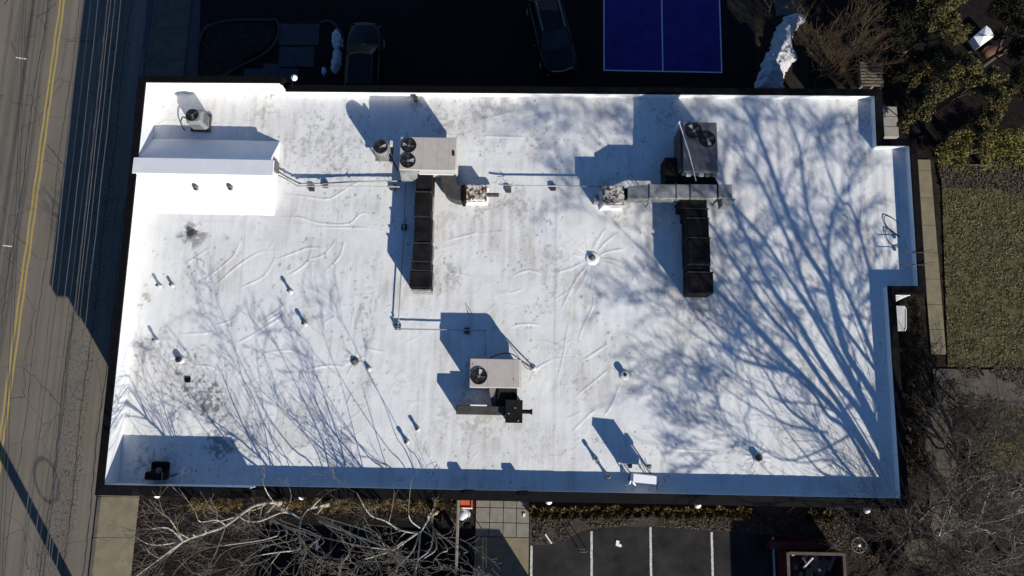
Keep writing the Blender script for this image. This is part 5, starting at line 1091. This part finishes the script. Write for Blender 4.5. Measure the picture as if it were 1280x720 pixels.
shadow_tree(rnd, fB[:2]+np.array([.0, -.2]), mains, segs, sub=3, kids=2.6, min_r=.007, spread=.22, scale=.8, N=NS, ln=.5, zroot=2.0)
segs.append((at(404, 631, 1.4), np.array([fB[0], fB[1]-.2, 2.0]), .06, .05))
tubes([(fB-[0, 0, .1], at(404, 631, 1.4), .15, .11)], 'trunk', M_bark, t, 10); tubes([s for s in segs if s[2] > .02], 'limbs', M_bark, t, 7); tubes([s for s in segs if s[2] <= .02], 'twigs', M_twig, t, 3)
rnd = np.random.default_rng(28); segs = []; fC = at(545, 640, 0)
limb(rnd, px3([(541, 642, 1.2), (538, 646, 2.4), (531, 656, 3.4), (525, 666, 4.2)]), .08, segs, 1, .1)
limb(rnd, px3([(525, 666, 4.2), (502, 663, 4.9), (481, 651, 5.6), (462, 643, 6.2), (446, 616, 6.9)]), .045, segs, 3, .5, 1.0)
limb(rnd, px3([(502, 663, 4.9), (480, 658, 5.5), (458, 656, 6.1)]), .022, segs, 2, .5, .7)
limb(rnd, px3([(522, 666, 4.2), (505, 678, 5.0), (492, 687, 5.6), (470, 695, 6.3), (445, 702, 7)]), .045, segs, 3, .8, 1.2)
limb(rnd, px3([(492, 687, 5.6), (477, 686, 6.0), (449, 682, 6.6), (404, 672, 7.3)]), .028, segs, 2, .6, .9)
limb(rnd, px3([(481, 684, 5.8), (470, 666, 6.3), (458, 659, 6.8)]), .022, segs, 2, .4, .6)
limb(rnd, px3([(525, 660, 4.0), (513, 650, 4.8), (511, 634, 5.4), (514, 600, 6.4)]), .028, segs, 2, .3, .5)
limb(rnd, px3([(486, 653, 5.4), (490, 636, 6.), (493, 614, 6.6)]), .02, segs, 1, .3, .5)
limb(rnd, px3([(528, 662, 3.8), (536, 648, 4.6), (543, 636, 5.2)]), .03, segs, 2, .4, .6)
limb(rnd, px3([(525, 666, 4.2), (515, 690, 5.4), (500, 705, 6.2), (482, 726, 7)]), .035, segs, 3, .8, 1.2)
limb(rnd, px3([(525, 666, 4.2), (522, 700, 5.6), (512, 730, 6.8)]), .03, segs, 3, .8, 1.2)
limb(rnd, px3([(530, 664, 4.), (545, 672, 4.8), (570, 672, 5.4), (590, 682, 5.8), (612, 698, 6.2)]), .022, segs, 2, .6, .8)
mains = [([(560, 645), (530, 590), (510, 560), (490, 520), (462, 470), (440, 425), (425, 400)], .022), ([(560, 645), (515, 600), (485, 560), (450, 510), (420, 460), (405, 420)], .024), ([(560, 645), (520, 592), (505, 560), (495, 545), (478, 500), (455, 455)], .025), ([(560, 645), (500, 610), (460, 570), (425, 520), (395, 470)], .03),
         ([(560, 645), (505, 605), (470, 575), (440, 545), (415, 510), (395, 485)], .025)]
t = thing('bare_tree', (fC[0], fC[1], .05), 'pale-barked bare tree with a dense tangle of twigs left of the entrance', 'tree')
shadow_tree(rnd, fC[:2]+np.array([.0, -.2]), mains, segs, sub=3, kids=2.6, min_r=.007, spread=.22, scale=.8, N=NS, ln=.5, zroot=2.0)
segs.append((at(541, 642, 1.2), np.array([fC[0], fC[1]-.2, 2.0]), .06, .05))
tubes([(fC-[0, 0, .1], at(541, 642, 1.2), .14, .1)], 'trunk', M_bark, t, 10); tubes([s for s in segs if s[2] > .02], 'limbs', M_bark, t, 7); tubes([s for s in segs if s[2] <= .02], 'twigs', M_twig, t, 3)
# bare thickets in the south-east yard
def bare_tree(px, py, h, r, label, seed, m=M_barkm, mt=M_barkd, stems=3, lean=(0, 0), lvl=3, kids=5, name='bare_tree', cat='tree', spread=.65, tr_h=.25, up=.03, outw=.55):
    rnd = np.random.default_rng(seed); f = at(px, py, 0); t = thing(name, f, label, cat); segs = []; top = f+np.array([lean[0]*.2, lean[1]*.2, h*tr_h])
    for k in range(stems):
        a_ = 2*math.pi*k/stems+rnd.uniform(0, 1); d = np.array([outw*math.cos(a_)+lean[0], outw*math.sin(a_)+lean[1], 1.]); d /= np.linalg.norm(d)
        grow(rnd, top, d, h*(1-tr_h)*.9, r*.7, lvl, segs, .13, up, spread, kids, .006, 6)
    tubes([(f-[0, 0, .1], top, r*1.15, r)], 'trunk', m, t, 9); bg_ = [s for s in segs if s[2] > .018]
    if bg_: tubes(bg_, 'limbs', m, t, 6)
    tubes([s for s in segs if s[2] <= .018], 'twigs', mt, t, 3); return t
bare_tree(1195, 575, 3.6, .07, 'bare dark tree spreading over the small lawn patch at the right', 31, mt=M_barkm, lvl=3, kids=6, stems=5, outw=.8)
bare_tree(1225, 540, 3.0, .05, 'thin bare tree above the cross path at the right edge', 32, lvl=3, kids=5, mt=M_barkd)
bare_tree(1120, 655, 5.4, .07, 'bare dark tree whose twigs reach over the south-east roof corner', 33, lvl=3, kids=6, stems=6, lean=(-.25, .25))
bare_tree(1205, 650, 4.2, .09, 'bare tree with pale grey limbs near the lower right corner', 34, m=M_bark, mt=M_barkm, lvl=3, kids=5, stems=4)
bare_tree(1105, 605, 2.0, .035, 'thin dark shrub hugging the foot of the south-east corner', 35, lvl=3, kids=5, stems=5, name='bare_shrub', cat='shrub', tr_h=.1)
bare_tree(1165, 510, 2.2, .035, 'thin twiggy shrub beside the lower end of the east path', 36, lvl=3, kids=5, stems=5, name='bare_shrub', cat='shrub', tr_h=.1)
bare_tree(1130, 700, 2.6, .04, 'low twiggy shrub over the large round stone', 37, lvl=3, kids=5, stems=5, name='bare_shrub', cat='shrub', tr_h=.1)
bare_tree(1250, 690, 3.4, .06, 'bare brown tree in the very corner at lower right', 38, lvl=3, kids=5, stems=4)
M_brush = mat('brown_brush', (.085, .058, .036), .9, .3, 6)
bare_tree(1025, 100, 2.8, .028, 'dense brown bare bush right of the snow heap behind the building', 39, m=M_brush, mt=M_brush, lvl=3, kids=5, stems=11, name='bare_shrub', cat='shrub', tr_h=.04, spread=.4, up=.07, outw=.34)
bare_tree(962, 15, 3.4, .04, 'grey bare shrub at the top edge above the snow heap', 40, m=M_brush, mt=M_brush, lvl=2, kids=4, stems=6, name='bare_shrub', cat='shrub', tr_h=.05, lean=(-.3, .5), spread=.3)
bare_tree(1240, 620, 5.0, .08, 'large grey bare tree at the right edge between the lawn patch and the corner', 41, m=M_barkm, mt=M_barkm, lvl=3, kids=5, stems=5, outw=.9)
bare_tree(1160, 665, 3.6, .05, 'low spreading bare tree between the spoked wheel and the round stone', 42, m=M_bark, mt=M_bark, lvl=3, kids=4, stems=5, outw=.9)
bare_tree(1170, 560, 3.0, .05, 'dark bare tree beside the lower stretch of the path', 43, mt=M_barkd, lvl=3, kids=4, stems=5, outw=.9)
bare_tree(1095, 690, 2.6, .04, 'brown twiggy shrub right of the spoked wheel', 44, mt=M_brush, lvl=3, kids=5, stems=6, name='bare_shrub', cat='shrub', tr_h=.1, outw=.8)
# evergreens in the north-east
def evergreen(blobs, label, seed, m=M_evg, dens=4200, cat='tree', name='evergreen_tree', size=.12):
    W_ = [(*at(x, y, z_)[:2], z_, r_*1.18) for x, y, z_, r_ in blobs]; f = np.mean([w_[:2] for w_ in W_], 0); t = thing(name, (f[0], f[1], 0), label, cat)
    hz = max(w_[2] for w_ in W_); MB().tube([(f[0], f[1], -.05), (f[0]+.05, f[1], hz*.5), (f[0], f[1], hz)], [.16, .1, .03], 8).build('trunk', M_barkd, t)
    sg = [(np.array([f[0], f[1], hz*.35]), np.array(w_[:3]), .05, .02) for w_ in W_]; tubes(sg, 'limbs', M_barkd, t, 5)
    blob_leaves(W_, dens, size, m, t, seed); return t
evergreen([(1172, 8, 4.5, .9), (1182, 30, 4.2, .7), (1196, 45, 3.6, .6), (1160, -5, 4, .8)], 'evergreen with sunlit top at the upper edge left of the white sheet', 500)
evergreen([(1186, 70, 3.4, .6), (1200, 88, 3.2, .5), (1165, 70, 2.6, .7), (1150, 90, 2, .6)], 'dim evergreen between the roof corner and the white sheet', 501)
evergreen([(1135, 150, 3.4, .45), (1152, 140, 3.8, .6), (1168, 122, 4.0, .65), (1185, 108, 3.8, .6)], 'olive evergreen reaching towards the beige cabinet', 502, M_evg)
evergreen([(1215, 85, 4.2, .75), (1238, 92, 4.0, .6), (1228, 110, 3.6, .7)], 'bushy evergreen below the brown cushion', 503)
evergreen([(1248, 125, 4.0, .6), (1240, 145, 3.6, .6), (1225, 160, 3.2, .6), (1262, 110, 3.4, .5)], 'tall evergreen on the right of the dark hollow', 504)
evergreen([(1190, 185, 1.6, .6), (1215, 180, 2.2, .8), (1240, 178, 2.6, .85), (1268, 180, 2.6, .9), (1180, 200, .9, .5)], 'broad yellow-green bush along the upper edge of the lawn', 505, M_evg2, 2600, 'bush', 'evergreen_bush', .11)
evergreen([(1262, 200, 1.2, .6), (1285, 198, 1.4, .8), (1232, 203, 1.0, .55), (1205, 205, .8, .45)], 'low yellow-green bush lining the lawn at the right edge', 506, M_evg2, 2600, 'bush', 'evergreen_bush', .11)
M_dkl = mat('dark_evergreen_leaves', (.010, .011, .006), .9, .5, attr='rnd', c2=(.03, .03, .014))
evergreen([(1120, 50, 3, .9), (1135, 20, 3.4, .9), (1110, 15, 3, .8), (1128, 85, 2.6, .8)], 'black-green conifer right of the dim pallet', 507, M_dkl)
evergreen([(1262, 30, 2.4, .8), (1275, 60, 2.6, .8), (1285, 100, 3, .9), (1270, 5, 2.8, .9)], 'dark conifer at the right edge beside the brown cushion', 508, M_dkl)
# ------------------------------------------------------------------ overhead lines, pole, cable coil
wires = [((26, 0), (14, 180), .014, M_wire_l, 'pale thin wire at the far left over the road'), ((28.5, 0), (19, 220), .012, M_wire_d, 'dark wire just right of the far left pale wire'), ((31.5, 0), (22.5, 220), .012, M_wire_d, 'dark wire, third from the left over the road'),
         ((102, 0), (63, 360), .016, M_wire_l, 'pale wire along the edge of the building shade on the road'), ((122, 0), (80, 360), .013, M_wire_l, 'thin grey wire left of the thick twisted bundle'), ((134, 0), (94, 360), .026, M_wire_d, 'thick twisted cable bundle over the kerb lane'),
         ((113, 0), (70, 360), .011, M_wire_d, 'fine dark wire between the two pale wires over the kerb lane'), ((130, 0), (87, 360), .011, M_wire_d, 'fine dark wire just left of the thick twisted bundle'),
         ((137.5, 0), (97.5, 360), .016, M_wire_l, 'grey wire hugging the twisted bundle on its right'), ((143, 0), (102, 360), .012, M_wire_l, 'fine wire second from the right over the kerb lane'), ((150.5, 0), (110, 360), .014, M_wire_l, 'rightmost overhead wire, nearest to the building')]
for k, (a_, b_, r_, m_, lb) in enumerate(wires):
    zz = 8.2 if k < 3 else 7.4-.12*(k-3)
    p, q = at(*a_, zz), at(*b_, zz); d = (q-p)/np.linalg.norm(q-p); P = []
    for s_ in np.linspace(-26, 46, 37): P.append(p+d*s_+np.array([0.012*math.sin(s_*1.7+k), 0, .0006*(s_-10)**2-.1]))
    t = thing('overhead_wire', (p[0], p[1], 0), lb, 'overhead wire', 'overhead wires along the road')
    MB().tube(P, r_, 5).build('cable', m_, t)
    if r_ > .025:
        P2w = []; 
        for s_ in np.linspace(-26, 46, 420): a2 = s_*5; P2w.append(p+d*s_+np.array([.026*math.cos(a2), 0, .026*math.sin(a2)+.0006*(s_-10)**2-.1]))
        MB().tube(P2w, .007, 4).build('messenger_wire', M_wire_l, t)
    if k == 0:
        for s_ in (2.4,): c_ = p+d*s_; MB().tube([c_+[-.10, 0, -.1], c_+[.28, -.05, -.1]], .026, 6).build('spacer', M_case2, t)
    if k == 1:
        c_ = at(5, 306, zz); MB().tube([c_+[-.1, 0, -.1], c_+[.22, -.03, -.1]], .022, 6).build('spacer', M_case2, t)
def shadow_caster(px, py, z_): return cast(px, py, 0, z_)
pb = at(150, 846, 0); t = thing('utility_pole', (pb[0], pb[1], 0), 'wooden utility pole at the kerb below the lower left corner', 'utility pole')
MB().tube([(pb[0], pb[1], -.1), (pb[0], pb[1], 10.2)], [.22, .19], 12).build('pole', M_wood, t)
ca = cast(38, 643, 0, 7.0); MB().tube([(pb[0]-1.3, pb[1]+.1, 9.3), (pb[0]+1.3, pb[1]-.1, 9.3)], .06, 6).build('crossarm', M_wood, t)
MB().lathe((pb[0]+.35, pb[1]), [(.22, 7.2), (.24, 7.3), (.24, 8.1), (.2, 8.2)], 14).build('transformer', M_grey, t)
MB().tube([(pb[0], pb[1], 6.6), (pb[0]-1.0, pb[1]+.9, 6.9)], .05, 6).build('lamp_arm', M_galv, t)
cc = cast(58, 600, 0, 7.0); t = thing('cable_coil', cc, 'oval coil of slack black cable hung from the overhead lines', 'cable coil')
e1 = np.array([SH[0], SH[1], 0])*0+np.array([.45, .1, .0]); e2 = np.array([.15, .35, .55])
MB().tube([cc+e1*math.cos(s_)*1.1+e2*.75*math.sin(s_) for s_ in np.linspace(0, 2*math.pi, 33)], .028, 6).build('coil', M_wire_d, t)
for o in COL.objects:
    if 'org' in o.keys(): del o['org']
